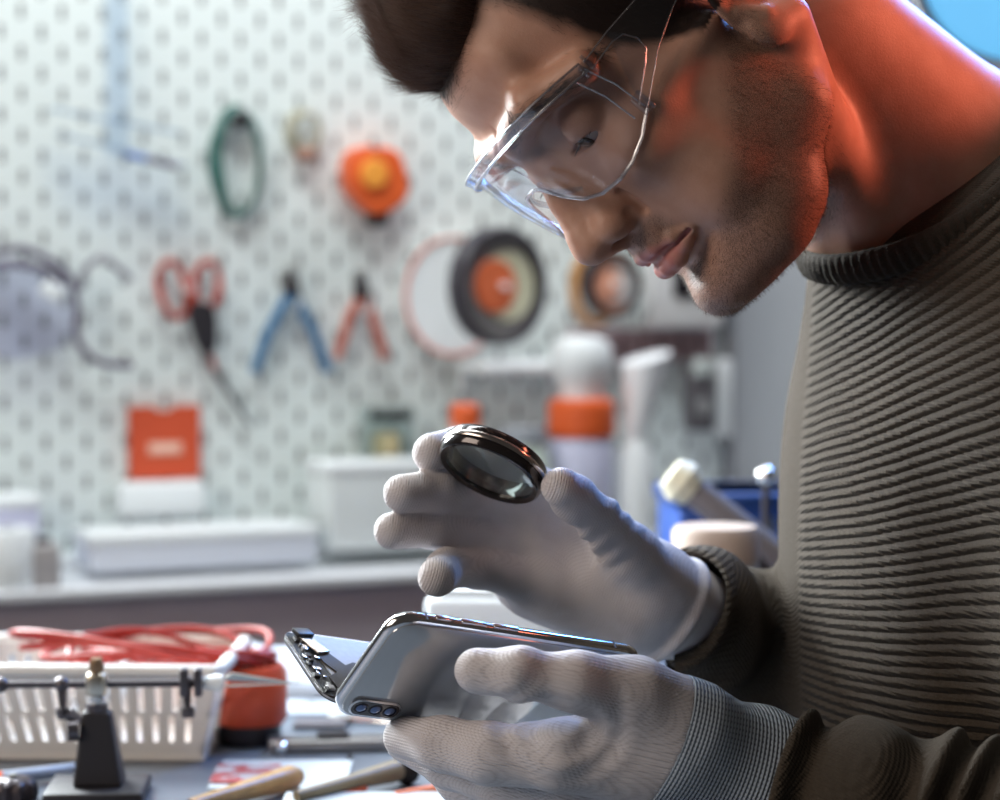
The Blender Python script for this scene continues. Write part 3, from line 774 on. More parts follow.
# ---------------------------------------------------------------- the loupe
LC = at(490, 471, 1.170); 
loupe = thing('magnifying_glass', 'round black-rimmed magnifying lens pinched between thumb and forefinger of the far glove', 'magnifying glass', LC)
# tilt: the ring is seen from below, its right side lower
ez = np.array((-.33, .70, .93)); 
ex = at(546, 488, 1.165) - at(440, 446, 1.175); ex /= np.linalg.norm(ex)
ez = np.array((.24, -.49, -.84)); ez -= ex * (ex @ ez); ez /= np.linalg.norm(ez); ey = np.cross(ez, ex)
loupe.rotation_euler = Matrix(np.array([ex, ey, ez]).T.tolist()).to_euler()
rim_m = mat('black_lacquered_rim', (.035, .028, .028), .16, metal=.7, coat=1.); glass = mat('clear_glass', (.95, 1., .98), .01, trans=1., ior=1.5)
R0_ = .0272
m = MB(); m.lathe([(R0_ - .0035, .0012), (R0_ - .0012, .0022), (R0_, .0012), (R0_ + .0006, -.002), (R0_ + .0006, -.008), (R0_ - .0004, -.0098), (R0_ - .0022, -.0098), (R0_ - .0026, -.004), (R0_ - .0036, -.002)], n=64, closed=True)
m.build('rim', rim_m, loupe)
m = MB(); pr = [(1e-5, .0010)] + [(x * (R0_ - .003), .0010 - .0008 * x * x) for x in np.linspace(.15, 1, 8)] + [(x * (R0_ - .003), -.0022 + .0008 * x * x) for x in np.linspace(1, .15, 8)] + [(1e-5, -.0022)]
m.lathe(pr, n=64); m.build('lens', clear_mat('teal_tinted_lens', (.80, .90, .88), 1.7, .04, 2.2), loupe)
m = MB(); m.lathe([(R0_ + .0010, -.0026), (R0_ + .0013, -.0032), (R0_ + .0013, -.0050), (R0_ + .0010, -.0056)], n=64, closed=True); m.build('rim_band', mat('bright_rim_band', (.55, .5, .47), .2, metal=1.), loupe)

# ---------------------------------------------------------------- safety glasses (head millimetres, projected with h2w)
GO = h2w((95, 0, -5))
specs = thing('safety_glasses', 'clear wraparound plastic safety glasses worn low on the man\'s nose', 'safety glasses', GO)
clear = clear_mat('clear_plastic', (.90, .91, .94), 1.7, .06, 2.2)
bright_clear = clear_mat('bright_clear_plastic', (.92, .93, .96), 1.8, .10, 2.)
line_clear = clear_mat('moulded_edge_plastic', (.9, .9, .94), 1.8, .25, 6.)
thin_clear = clear_mat('thin_clear_plastic', (.95, .96, .98), 1.5, .03, 1.)
plan = spline([(0, 121.5), (12, 121), (26, 118.5), (40, 113.5), (51, 105), (58.5, 93), (62.5, 80)], 7)
topU = lambda a, F: 20.5 - 7.5 * np.clip((121 - F) / 41, 0, 1)
def botU(a, F):
    arc = np.interp(a, [0, 7, 12, 17, 24, 34, 46, 53, 59, 63], [-5.5, -6, -10, -19, -27, -32, -34, -33, -29, -21.5]); return arc
full = [(-l, F) for l, F in plan[::-1]][:-1] + [(l, F) for l, F in plan]
def gl_strip(us0, us1, o0, o1, rows, name, parent, m_):
    """solid strip following the wrap; us = upper/lower height functions, o = outward offsets inside/outside"""
    n = len(full); V = []; F_ = []
    P_ = np.array(full); T_ = np.gradient(P_, axis=0); T_ /= np.linalg.norm(T_, axis=1, keepdims=True); Nn = np.stack([-T_[:, 1], T_[:, 0]], 1)   # (L,F) outward
    for sgn_o in (o0, o1):
        for i, (l, F) in enumerate(full):
            a = abs(l); u0, u1 = us0(a, F), us1(a, F)
            for j in range(rows + 1):
                u = u0 + (u1 - u0) * j / rows; bul = 1.5 * math.sin(math.pi * j / rows) if rows > 2 else 0
                q = P_[i] + Nn[i] * (sgn_o + bul); V.append((q[1] - .16 * (20 - u) * (1 if rows > 2 else 1), q[0], u))
    k = rows + 1; S_ = n * k
    for i in range(n - 1):
        for j in range(rows):
            F_.append((i * k + j, i * k + j + 1, (i + 1) * k + j + 1, (i + 1) * k + j)); F_.append((S_ + i * k + j, S_ + (i + 1) * k + j, S_ + (i + 1) * k + j + 1, S_ + i * k + j + 1))
        F_.append((i * k, (i + 1) * k, S_ + (i + 1) * k, S_ + i * k)); F_.append((i * k + rows, S_ + i * k + rows, S_ + (i + 1) * k + rows, (i + 1) * k + rows))
    for j in range(rows):
        F_.append((j, S_ + j, S_ + j + 1, j + 1)); b = (n - 1) * k; F_.append((b + j, b + j + 1, S_ + b + j + 1, S_ + b + j))
    mb = MB().add(h2w(np.array(V)), F_); return mb.build(name, m_, parent, origin=GO)
lens_o = gl_strip(topU, botU, -.8, .8, 8, 'lens', specs, thin_clear)
gl_strip(lambda a, F: topU(a, F) + 2.2, lambda a, F: topU(a, F) - 3.2, 1.0, 3.8, 2, 'brow_bar', specs, bright_clear)
edge = [(F, l, botU(abs(l), F)) for l, F in full]; edge = [(F - .16 * (20 - u), l, u) for F, l, u in edge]
m = MB(); m.tube([tuple(p) for p in h2w(edge)], .00105, 8); m.build('lower_edge', line_clear, lens_o, origin=GO)
P_ = np.array(full); T_ = np.gradient(P_, axis=0); T_ /= np.linalg.norm(T_, axis=1, keepdims=True); Nn = np.stack([-T_[:, 1], T_[:, 0]], 1)
for off_, du in ((3.8, 2.2), (3.8, -3.2), (1.0, -3.4)):
    e_ = []
    for (l, F), nn in zip(full, Nn):
        u = topU(abs(l), F) + du; e_.append((F + nn[1] * off_ - .16 * (20 - u), l + nn[0] * off_, u))
    MB().tube([tuple(p) for p in h2w(np.array(e_))], .0006, 8).build('moulded_edge', line_clear, lens_o, origin=GO)
for s in (-1, 1):
    for F_off in (0., 7.):
        m = MB(); m.tube([tuple(p) for p in h2w(np.array([(80 + F_off - .16 * 7 + .4, s * (63.4 - F_off * .35), 12.), (79 + F_off - .16 * 24, s * (64.4 - F_off * .35), -4), (80 + F_off - .16 * 41, s * (63.4 - F_off * .35), -21.)]))], .0005, 6); m.build('side_seam', line_clear, lens_o, origin=GO)
for s in (-1, 1):
    m = MB(); pts = [(113, 8 * s, -6), (115, 9 * s, -9), (110, 11 * s, -17), (103, 14 * s, -23)]
    m.tube([tuple(p) for p in h2w(np.array(spline(pts, 5)))], .0014, 8); m.build('nose_pad', clear, specs, origin=GO)
    for (F0, u0, hh_) in ((78, 11, 8.), (73, -19, 11.)):
        q = HM @ np.eye(3); m = MB(); m.box((0, 0, 0), (.007, .0042, hh_ / 1000), ch=.0012); m.xf(HM.T, h2w((F0, 63.5 * s, u0)))
        hg = m.build('hinge', bright_clear, specs, origin=GO)
        m = MB(); m.lathe([(.0009, -.006), (.0009, .006)], n=10); m.xf(HM.T, h2w((F0 - 2, 64.5 * s, u0))); m.build('hinge_pin', clear, hg, origin=GO)
    # temple arm: two prongs joining into one broad arm
    out = [(77, 14), (60, 15), (36, 14.5), (0, 10), (-20, 2), (-30, -12), (-34, -12), (-26, 0), (-8, 3), (14, 2.5), (30, -1), (50, -8), (74, -22), (75.5, -18), (60, -8.5), (54, -4), (53, 2), (56, 8.5), (62, 10), (77, 9)]
    sp_ = out
    bm = bmesh.new(); vs = [bm.verts.new((x, 0, z)) for x, z in sp_]; fc = bm.faces.new(vs); bmesh.ops.triangulate(bm, faces=[fc])
    bmesh.ops.subdivide_edges(bm, edges=list(bm.edges), cuts=2, use_grid_fill=True)
    r = bmesh.ops.extrude_face_region(bm, geom=list(bm.faces)); 
    for e in r['geom']:
        if isinstance(e, bmesh.types.BMVert): e.co.y += 1.7
    Vt = [(v.co.x, s * (63.5 + 12.5 * (1 - math.exp(-max(0, 76 - v.co.x) / 30)) + v.co.y), v.co.z) for v in bm.verts]; bm.verts.index_update()
    Ft = [tuple(v.index for v in f.verts) for f in bm.faces]; bm.free()
    ta = MB().add(h2w(np.array(Vt)), Ft).build('temple_arm', thin_clear, specs, origin=GO)
    ed_ = [(x, s * (64.3 + 12.5 * (1 - math.exp(-max(0, 76 - x) / 30))), z) for x, z in sp_]
    MB().tube([tuple(p) for p in h2w(np.array(ed_))], .0004, 6, closed=True).build('moulded_edge', line_clear, ta, origin=GO)
# ================================================================= THE ROOM
YAW = math.radians(22)
WD = np.array([math.cos(YAW), math.sin(YAW), 0]); WN = np.array([math.sin(YAW), -math.cos(YAW), 0])      # along the wall, out of the wall
WP = np.array([-.487, 2.30, 0])
def onwall(u, v, off=0.):
    C = np.array([0, 0, CAM_Z]); d = ray(u, v); t = ((WP + WN * off - C) @ WN) / (d @ WN); return C + d * t
def sz(u, v): d = onwall(u, v); return d @ WD - WP @ WD       # distance along the wall
def swall(s, z, out=0.): return WP + WD * s + WN * out + np.array((0, 0, z))
def wthing(name, label, cat, u, v, out=0., group=None, turn=0.):
    return thing(name, label, cat, onwall(u, v, out), YAW + turn, group)
paint_grey = mat('grey_painted_wall', (.52, .51, .60), .8, noise=.06, nscale=3)
def slab(name, c, size, m, rz=0., kind='structure', bev=0.):
    mb = MB().box((0, 0, 0), size, ch=bev); o = mb.build(name, m, loc=c, smooth=bool(bev)); o.rotation_euler.z = rz
    if kind: o['kind'] = kind
    return o
slab('floor', (0, 1.6, -.01), (6, 6, .02), mat('dark_floor', (.10, .10, .11), .6, noise=.1, nscale=5))
slab('wall_back', swall(.3, 1.25, -.09), (4.2, .06, 2.5), mat('white_painted_wall', (.50, .53, .55), .8, noise=.03, nscale=4), YAW)
slab('wall_right', (.72, 3.0, 1.25), (1.4, .06, 2.5), paint_grey, math.radians(8))
# pegboard: white steel with staggered upright slots
peg = mat('white_pegboard', (.80, .87, .85), .45); g = NG(peg); x, y, z = g.xyz()
def slot(ox, oz):
    fx = g.m('SUBTRACT', g.m('MODULO', g.m('ADD', x, 8.0 + ox), .040), .020); fz = g.m('SUBTRACT', g.m('MODULO', g.m('ADD', z, 8.0 + oz), .040), .020)
    az = g.m('MAXIMUM', g.m('SUBTRACT', g.m('ABSOLUTE', fz), .0048), 0.); r = g.m('SQRT', g.m('ADD', g.m('MULTIPLY', fx, fx), g.m('MULTIPLY', az, az)))
    return g.m('LESS_THAN', r, .0025)
hole = g.m('MAXIMUM', slot(0, 0), slot(.020, .020))
g.l(g.mix(hole, (.80, .87, .85), (.17, .18, .18)), g.b.inputs['Base Color'])
ztop = onwall(60, 590, .18)[2]
s0, s1 = -.55, sz(728, 300); zb, zt = ztop + .002, 1.62
pbx = thing('pegboard', 'large white perforated steel pegboard on the wall behind the bench', 'pegboard', swall((s0 + s1) / 2, zb), YAW)
MB().box((0, 0, (zt - zb) / 2), (s1 - s0, .008, zt - zb), ch=.002).build('panel', peg, pbx)
MB().box((s1 - s0) / 2 * np.array((1, 0, 0)) + np.array((-.004, -.008, (zt - zb) / 2)), (.008, .022, zt - zb), ch=.002).build('side_trim', mat('grey_trim', (.25, .26, .28), .5), pbx)
MB().box((0, -.012, .004), (s1 - s0, .030, .008), ch=.001).build('bottom_lip', mat('pale_lip', (.7, .72, .74), .5), pbx)
# back bench under the board and the work table in front
white_top = mat('white_laminate', (.70, .72, .75), .45, noise=.03, nscale=10)
bb = thing('back_bench', 'long grey-fronted bench with pale top below the pegboard', 'bench', swall(.2, 0., .095), YAW)
ztop = onwall(60, 590, .18)[2]
MB().box((0, 0, ztop - .005), (2.6, .17, .010), ch=.002).build('top', white_top, bb)
MB().box((0, .01, (ztop - .01) / 2), (2.56, .15, ztop - .01), ch=.003).build('front_panel', mat('mauve_grey_panel', (.42, .37, .41), .5, noise=.25, nscale=6), bb)
tabm = mat('blue_grey_table_top', (.13, .15, .18), .34, noise=.12, nscale=18)
tb = thing('work_table', 'wide blue-grey work table strewn with tools', 'table', (.1, 1.22, 0))
MB().prism([(-1.05, -.61), (-.005, -.61), (.0, -.60), (.0, .28), (.02, .30), (.90, .30), (.90, .61), (-1.05, .61)], TABLE_Z - .030, TABLE_Z, 'xy').build('tabletop', tabm, tb, bevel=.002)
for lx, ly in ((-1.0, -.56), (-.06, -.56), (-1.0, .56), (.84, .56), (.84, .36)):
    MB().box((lx, ly, (TABLE_Z - .03) / 2), (.05, .05, TABLE_Z - .03), ch=.004).build('leg', mat('table_leg_metal', (.15, .15, .16), .4, metal=.8), tb)

# ---------------------------------------------------------------- things on the pegboard (local x along, y into the wall, z up)
orange = mat('orange_plastic', (.80, .13, .03), .4); red_o = mat('red_orange_grip', (.42, .05, .025), .45); blk = mat('black_plastic', (.025, .022, .026), .4)
blue = mat('blue_grip', (.02, .14, .30), .4); gun = mat('dark_tool_steel', (.12, .11, .12), .35, metal=.8); wht = mat('white_plastic', (.80, .84, .85), .35)
lilac = mat('lilac_plastic', (.62, .64, .82), .45); cream = mat('cream_plastic', (.70, .66, .50), .45); teal_w = mat('green_wire', (.035, .14, .12), .45)
def hook(parent, x=0., z=0., m=None):
    MB().tube([(x, .0, z), (x, -.022, z), (x, -.026, z + .004), (x, -.026, z + .010)], .0018, 6).build('hook', m or wht, parent)
def oval(rx, rz, n=40, ph=0., y=0., cx=0., cz=0., wob=0.):
    return [(cx + rx * math.cos(2 * math.pi * i / n) * (1 + wob * math.sin(5 * 2 * math.pi * i / n + ph)), y + .003 * math.sin(3 * 2 * math.pi * i / n + ph), cz + rz * math.sin(2 * math.pi * i / n)) for i in range(n)]
# green wire coil
t = wthing('wire_coil', 'oval coil of dark green wire tied at its top, hanging on the board', 'wire', 238, 162, .018)
for k in range(6): MB().tube(oval(.020 + .0012 * k, .050 + .0012 * k, ph=k, y=-.006 + .0025 * k, wob=.04), .0019, 6, closed=True).build('loop', teal_w, t)
MB().tube([(-.008, -.010, .042), (.002, -.012, .050), (.008, -.010, .040), (.002, .008, .036), (-.008, -.010, .042)], .0045, 6).build('tie', blk, t); hook(t, 0, .050)
# small coil
t = wthing('solder_coil', 'small beige coil of solder wire with brown lower end', 'wire', 305, 136, .018)
for k in range(5): MB().tube(oval(.013 + .0015 * k, .017 + .0012 * k, ph=k * 2, y=-.006 + .003 * k, cz=.004), .0017, 6, closed=True).build('loop', mat('beige_wire', (.42, .40, .30), .5), t)
MB().box((.0, -.004, -.019), (.022, .012, .014), ch=.005).build('label_wrap', mat('brown_wrap', (.35, .18, .13), .6), t); hook(t, 0, .02)
# orange handheld holder
t = wthing('tape_dispenser', 'bright orange rounded tape holder hanging above the red pliers', 'tape dispenser', 373, 182, .03)
P_ = [(-.032, .014), (-.026, .030), (-.006, .036), (.020, .032), (.030, .016), (.034, -.010), (.022, -.026), (.000, -.034), (-.014, -.026), (-.030, -.008)]
P_ = [tuple(p) for p in spline(P_, 4, closed=True)]
MB().prism(P_, -.016, .016).build('shell', orange, t, bevel=.004)
MB().lathe([(.0001, .0), (.013, .0), (.015, .003), (.013, .006), (.0001, .006)], (-.006, -.018, .008), axis=(0, -1, 0), n=28).build('hub', mat('yellow_orange_hub', (.95, .38, .06), .4), t)
MB().box((.004, 0, -.036), (.022, .018, .018), ch=.004).build('cutter', blk, t); hook(t, -.004, .034)
# pliers makers
def pliers(label, u, v, grip, spread, length, group=None, steel_m=None, tilt=0.):
    t = wthing('pliers', label, 'pliers', u, v, .02, group); sm = steel_m or gun
    for s in (-1, 1):
        jaw = [(0.002 * s, .024), (.006 * s, .010), (.009 * s, -.004), (.002 * s, -.014), (-.004 * s, -.004), (-.001 * s, .010)]
        jo = MB().prism(jaw, -.004 * (s > 0) - .0005, .004 * (s < 0) + .0005).build('jaw', sm, t, bevel=.001)
        pts = spline([(.003 * s, 0, -.008), (.011 * s + tilt * .1, 0, -.022), (spread * .62 * s + tilt * .5, 0, -length * .55), (spread * s + tilt, 0, -length)], 6)
        MB().tube(pts, [.0050 + .0016 * math.sin(min(1, i / 9) * math.pi * .5 + .4) for i in range(len(pts))], 10, flat=.8).build('handle', grip, t)
    MB().lathe([(.0001, -.006), (.005, -.006), (.005, .006), (.0001, .006)], (0, 0, -.004), axis=(0, 1, 0), n=20).build('pivot', steel, t); hook(t, 0, -.020)
    return t
pliers('blue-handled pliers hanging open on the pegboard', 291, 288, blue, .039, .085)
pliers('red-handled pliers hanging below the orange tape holder', 361, 292, mat('salmon_grip', (.45, .12, .08), .5), .026, .068)
# heavy scissors
t = wthing('cable_shears', 'red-handled shears with black body and long thin blade pointing down right', 'scissors', 190, 290, .02)
for cx, cz, rx, rz, rot in ((-.017, .000, .014, .028, .18), (.017, .004, .013, .024, -.12)):
    pts = [(cx + x * math.cos(rot) - z * math.sin(rot), y, cz + x * math.sin(rot) + z * math.cos(rot)) for x, y, z in oval(rx, rz, 28)]
    MB().tube(pts, .0040, 8, closed=True).build('finger_loop', red_o, t)
MB().prism([tuple(p) for p in spline([(-.002, -.016), (.012, -.012), (.024, -.020), (.026, -.050), (.020, -.064), (.010, -.060), (.002, -.040)], 4, closed=True)], -.007, .007).build('body', blk, t, bevel=.002)
MB().prism([(.014, -.060), (.020, -.062), (.028, -.080), (.062, -.134), (.064, -.140), (.058, -.136), (.022, -.082)], -.002, .002).build('blade', gun, t)
MB().prism([(.015, -.058), (.019, -.058), (.027, -.078), (.023, -.080)], -.003, .003).build('blade_root', red_o, t); hook(t, -.006, -.002)
# hanging clear goggles with dark rims at the left
gm = mat('smoky_rim', (.12, .10, .15), .35)
t = wthing('safety_goggles', 'smoky-rimmed goggles hanging at the left edge of the pegboard', 'goggles', 62, 300, .03)
MB().tube(spline([(-.075, 0, .042), (-.045, -.006, .050), (-.020, -.01, .042), (.004, -.01, .024), (.012, -.01, -.004), (.012, -.008, -.030), (.020, -.006, -.050), (.040, -.004, -.062), (.068, -.002, -.064)], 6), .0038, 8).build('lower_rim', gm, t)
MB().tube(spline([(.016, -.004, .010), (.022, -.008, .030), (.036, -.01, .041), (.052, -.008, .032), (.066, -.004, .020)], 6), .0034, 8).build('nose_bridge', mat('grey_rim', (.25, .24, .28), .4), t)
MB().tube(spline([(-.090, 0, .020), (-.055, -.008, .034), (-.020, -.01, .030), (.0, -.008, .016)], 6), .0042, 8).build('strap', gm, t)
MB().box((-.012, -.012, .008), (.022, .010, .016), R=np.array(Matrix.Rotation(.6, 3, 'Y')), ch=.003).build('white_clip', wht, t)
MB().prism([tuple(p) for p in spline([(-.07, .036), (-.01, .030), (.008, -.004), (.010, -.036), (-.02, -.052), (-.07, -.050)], 4, closed=True)], -.004, -.0025).build('lens', clear_mat('smoky_lens', (.86, .86, .93), 1.3, .1), t)
hook(t, .036, .040)
# acrylic rack with a slim driver
t = wthing('acrylic_rack', 'clear acrylic rack strip holding slim tools at the upper left of the board', 'rack', 118, 120, .03)
MB().box((0, 0, .06), (.022, .003, .19), ch=.001).build('upright', clear_mat('acrylic', (.88, .92, .97), 1.3, .1), t)
MB().box((-.005, -.010, -.002), (.130, .018, .003), R=np.array(Matrix.Rotation(.16, 3, 'Y')), ch=.001).build('upper_shelf', clear_mat('acrylic_shelf', (.80, .86, .94), 1.4, .15), t)
MB().box((.002, -.010, -.030), (.130, .018, .003), R=np.array(Matrix.Rotation(.22, 3, 'Y')), ch=.001).build('lower_shelf', clear_mat('acrylic_lower_shelf', (.80, .86, .94), 1.4, .15), t)
t = wthing('precision_screwdriver', 'slim dark screwdriver with a blue tip on the acrylic rack', 'screwdriver', 150, 160, .045)
MB().tube([(-.004, 0, .001), (.028, 0, -.006)], .0035, 10).build('handle', mat('mauve_handle', (.20, .16, .20), .4), t)
MB().tube([(-.024, 0, .005), (-.004, 0, .001)], .0036, 10).build('collar', mat('blue_collar', (.15, .25, .55), .4), t)
# orange card on a white ledge
t = wthing('orange_card', 'square orange card with a pale line of lettering on the board', 'card', 164, 442, .012)
P_ = [(-.036, -.036), (.036, -.036), (.036, .036), (.012, .036), (.006, .031), (-.006, .031), (-.012, .036), (-.036, .036)]
MB().prism(P_, -.004, .002).build('card', mat('orange_card_stock', (.62, .085, .03), .55), t)
MB().box((0, -.0046, -.006), (.034, .0008, .012), ch=.0003).build('pale_print', mat('pale_print', (.85, .45, .33), .5), t)
MB().box((0, -.0048, -.006), (.026, .0008, .005), ch=.0003).build('print_line', mat('print_line', (.9, .62, .5), .5), t)
t = wthing('card_ledge', 'white plastic ledge tray fixed under the orange card', 'tray', 158, 498, .02)
MB().box((0, -.006, 0), (.084, .034, .034), ch=.004).build('tray', wht, t)
# reels
def reel(label, u, v, R_, depth, flange, core, core2, turn, rim=.012, out=.03):
    t = wthing('tape_reel', label, 'reel', u, v, out, None, turn)
    MB().lathe([(R_ * .86, -depth), (R_ * .97, -depth), (R_, -depth + .002), (R_, 0), (R_ * .86, 0)], axis=(0, 1, 0), n=48, closed=True).build('roll', flange, t)
    MB().lathe([(.0001, -depth * .5), (R_ * .87, -depth * .5), (R_ * .87, 0), (.0001, 0)], axis=(0, 1, 0), n=48).build('backing', core2 if R_ < .04 else mat('grey_backing', (.30, .29, .28), .5), t)
    MB().lathe([(.0001, -depth * .62), (R_ * .60, -depth * .62), (R_ * .60, -depth * .4), (.0001, -depth * .4)], (R_ * .20, 0, 0), axis=(0, 1, 0), n=40).build('core', core, t)
    MB().lathe([(.0001, -depth * .78), (R_ * .44, -depth * .78), (R_ * .46, -depth * .5), (.0001, -depth * .5)], (-R_ * .12, 0, 0), axis=(0, 1, 0), n=40).build('hub', core2, t)
    MB().tube([(0, out * .7, 0), (0, -depth - .004, 0)], .0035, 8).build('peg', wht, t)
    return t
reel('black tape reel with orange and cream core, larger of the two reels', 492, 286, .060, .020, mat('black_tape', (.05, .045, .055), .35), mat('cream_core', (.72, .70, .50), .5), mat('orange_core', (.72, .16, .06), .5), math.radians(20), out=.075)
reel('black tape reel with peach core on amber reel, right of the larger reel', 607, 284, .035, .016, blk, mat('white_core', (.75, .75, .74), .5), mat('peach_core', (.80, .38, .25), .5), math.radians(12), out=.055)
t = wthing('amber_reel', 'amber transparent tape ring behind the smaller black reel', 'reel', 590, 288, .03)
MB().lathe([(.034, -.018), (.041, -.018), (.041, 0), (.034, 0)], axis=(0, 1, 0), n=44, closed=True, sx=.62).build('ring', mat('amber_tape', (.50, .24, .07), .35), t)
MB().lathe([(.026, -.010), (.034, -.010), (.034, 0), (.026, 0)], axis=(0, 1, 0), n=44, closed=True, sx=.62).build('core', wht, t)
t = wthing('white_spool', 'large white spool with a thin pink edge behind the black tape reel', 'spool', 447, 296, .008)
MB().lathe([(.0001, -.020), (.058, -.020), (.060, -.017), (.060, 0), (.0001, 0)], axis=(0, 1, 0), n=56, sx=.86).build('flange', wht, t)
MB().lathe([(.0590, -.022), (.0625, -.022), (.0625, -.014), (.0590, -.014)], axis=(0, 1, 0), n=56, closed=True, sx=.86).build('pink_edge', mat('pink_wire', (.78, .38, .33), .5), t)
# white shelf rail with bottles
t = wthing('wall_shelf', 'narrow white shelf rail below the tape reels', 'shelf', 520, 366, .05)
MB().box((0, -.0, 0), (.120, .10, .012), ch=.003).build('board', wht, t); MB().box((-.05, .04, -.014), (.008, .02, .03), ch=.002).build('bracket', wht, t); MB().box((.05, .04, -.014), (.008, .02, .03), ch=.002).build('bracket', wht, t)
def bench_at(u, v, out): 
    p = onwall(u, v, out); return p
# bottles standing on the back bench
def on_bench(name, label, cat, u, out, group=None, rz=0.):
    p = onwall(u, 560, out); p[2] = ztop; return thing(name, label, cat, p, YAW + rz, group)
def zat(v, out, u=500): return onwall(u, v, out)[2] - ztop
t = on_bench('spray_bottle', 'tall lilac bottle with orange collar and white domed cap', 'bottle', 581, .12)
z1, z2, z3 = zat(432, .12, 581), zat(398, .12, 581), zat(336, .12, 581)
MB().lathe([(.0001, 0), (.030, 0), (.033, .004), (.033, z1 - .01), (.030, z1), (.0001, z1)], n=40).build('bottle', lilac, t)
MB().lathe([(.0001, z1 - .004), (.034, z1 - .004), (.035, z1), (.034, z2 - .004), (.026, z2), (.0001, z2)], n=40).build('collar', orange, t)
MB().lathe([(.0001, z2 - .003), (.022, z2 - .003), (.022, z2 + .010), (.030, z2 + .026), (.032, z3 - .014), (.026, z3 - .004), (.012, z3), (.0001, z3)], n=40).build('domed_cap', wht, t)
t = on_bench('white_funnel_bottle', 'white bottle with a slanted flared top beside the orange-collared bottle', 'bottle', 634, .13)
z1, z3 = zat(440, .13, 628), zat(362, .13, 628)
MB().lathe([(.0001, 0), (.018, 0), (.019, .004), (.019, z1 - .015), (.010, z1), (.0001, z1)], n=32).build('bottle', wht, t)
m = MB(); m.lathe([(.0001, z1 - .004), (.010, z1), (.026, z3), (.024, z3 + .002), (.0001, z3 + .003)], n=36); V = np.array(m.V); V[:, 0] += (V[:, 2] - z1) * .16; V[:, 2] += V[:, 0] * .25; m.V = [tuple(v) for v in V]; m.build('flared_top', mat('glossy_white', (.88, .90, .92), .3), t)
t = on_bench('small_bottle', 'small pale bottle with a bright orange cap behind the magnifying glass', 'bottle', 465, .12)
z1, z2 = zat(428, .12, 470), zat(404, .12, 470)
MB().lathe([(.0001, 0), (.022, 0), (.023, .003), (.023, z1 - .02), (.015, z1), (.0001, z1)], n=32).build('bottle', mat('pale_bottle', (.62, .68, .66), .4), t)
MB().lathe([(.0001, z1 - .002), (.015, z1 - .002), (.015, z2 - .003), (.012, z2), (.0001, z2)], n=32).build('cap', orange, t)
t = on_bench('green_bottle', 'squat pale green jar just left of the orange-collared bottle', 'jar', 523, .13)
z1 = zat(430, .13, 520)
MB().lathe([(.0001, 0), (.026, 0), (.028, .004), (.028, z1 - .03), (.022, z1 - .018), (.022, z1), (.0001, z1)], n=32).build('jar', mat('pale_green_jar', (.60, .70, .62), .4), t)
MB().lathe([(.0001, z1 - .012), (.024, z1 - .012), (.024, z1 + .002), (.0001, z1 + .002)], n=32).build('lid', mat('grey_lid', (.35, .38, .42), .4), t)
# boxes on the bench
def box_on(name, label, u0, u1, v0, v1, out, m_, cat='box', lid=None, dep=.06):
    a = onwall(u0, v1, out); b = onwall(u1, v0, out); c = (a + b) / 2; w_ = (b - a) @ WD; h_ = b[2] - max(a[2], ztop)
    t = thing(name, label, cat, (c[0], c[1], max(a[2], ztop)), YAW)
    MB().box((0, dep / 2, h_ / 2), (w_, dep, h_), ch=.004).build('body', m_, t)
    if lid: MB().box((0, dep / 2, h_ - .004), (w_ + .003, dep + .003, .010), ch=.002).build('lid', lid, t)
    return t
box_on('storage_box', 'long white box lying on the bench under the orange card', 92, 318, 527, 574, .14, mat('white_blue_box', (.68, .72, .80), .4), lid=wht, dep=.08)
box_on('storage_box', 'tall white box standing behind the gloved fingertips', 330, 452, 462, 552, .13, mat('white_box', (.74, .79, .79), .4), lid=wht, dep=.08)
box_on('storage_box', 'lilac box at the left edge above the white roll', -30, 40, 498, 590, .11, lilac, lid=wht, dep=.07)
t = on_bench('paper_roll', 'upright white paper roll at the left edge of the bench', 'roll', 6, .148)
MB().lathe([(.008, 0), (.026, 0), (.027, .003), (.027, .052), (.025, .055), (.008, .055)], n=36, closed=True).build('paper', wht, t); MB().lathe([(.0070, .001), (.0085, .001), (.0085, .056), (.0070, .056)], n=24, closed=True).build('core', mat('grey_core', (.4, .42, .45), .6), t)
t = on_bench('grey_block', 'small grey metal block between the paper roll and the long box', 'block', 42, .15)
MB().box((0, 0, .020), (.030, .03, .040), ch=.004).build('block', mat('grey_metal_block', (.38, .36, .36), .5), t); MB().lathe([(.0001, .04), (.008, .04), (.008, .046), (.0001, .046)], n=20).build('knob', gun, t)
# small clear case with black-topped jar
t = wthing('display_case', 'small clear case with a black-capped amber jar on the board', 'case', 385, 440, .02)
MB().box((0, -.004, 0), (.052, .030, .070), ch=.003).build('case', clear_mat('case_plastic', (.86, .90, .90), 1.3, .1), t)
MB().box((0, -.012, .026), (.040, .012, .010), ch=.002).build('black_cap', blk, t)
MB().lathe([(.0001, -.030), (.014, -.030), (.015, -.026), (.015, .002), (.012, .008), (.0001, .008)], (0, -.006, 0), n=28).build('jar', mat('amber_jar', (.45, .38, .22), .4), t)
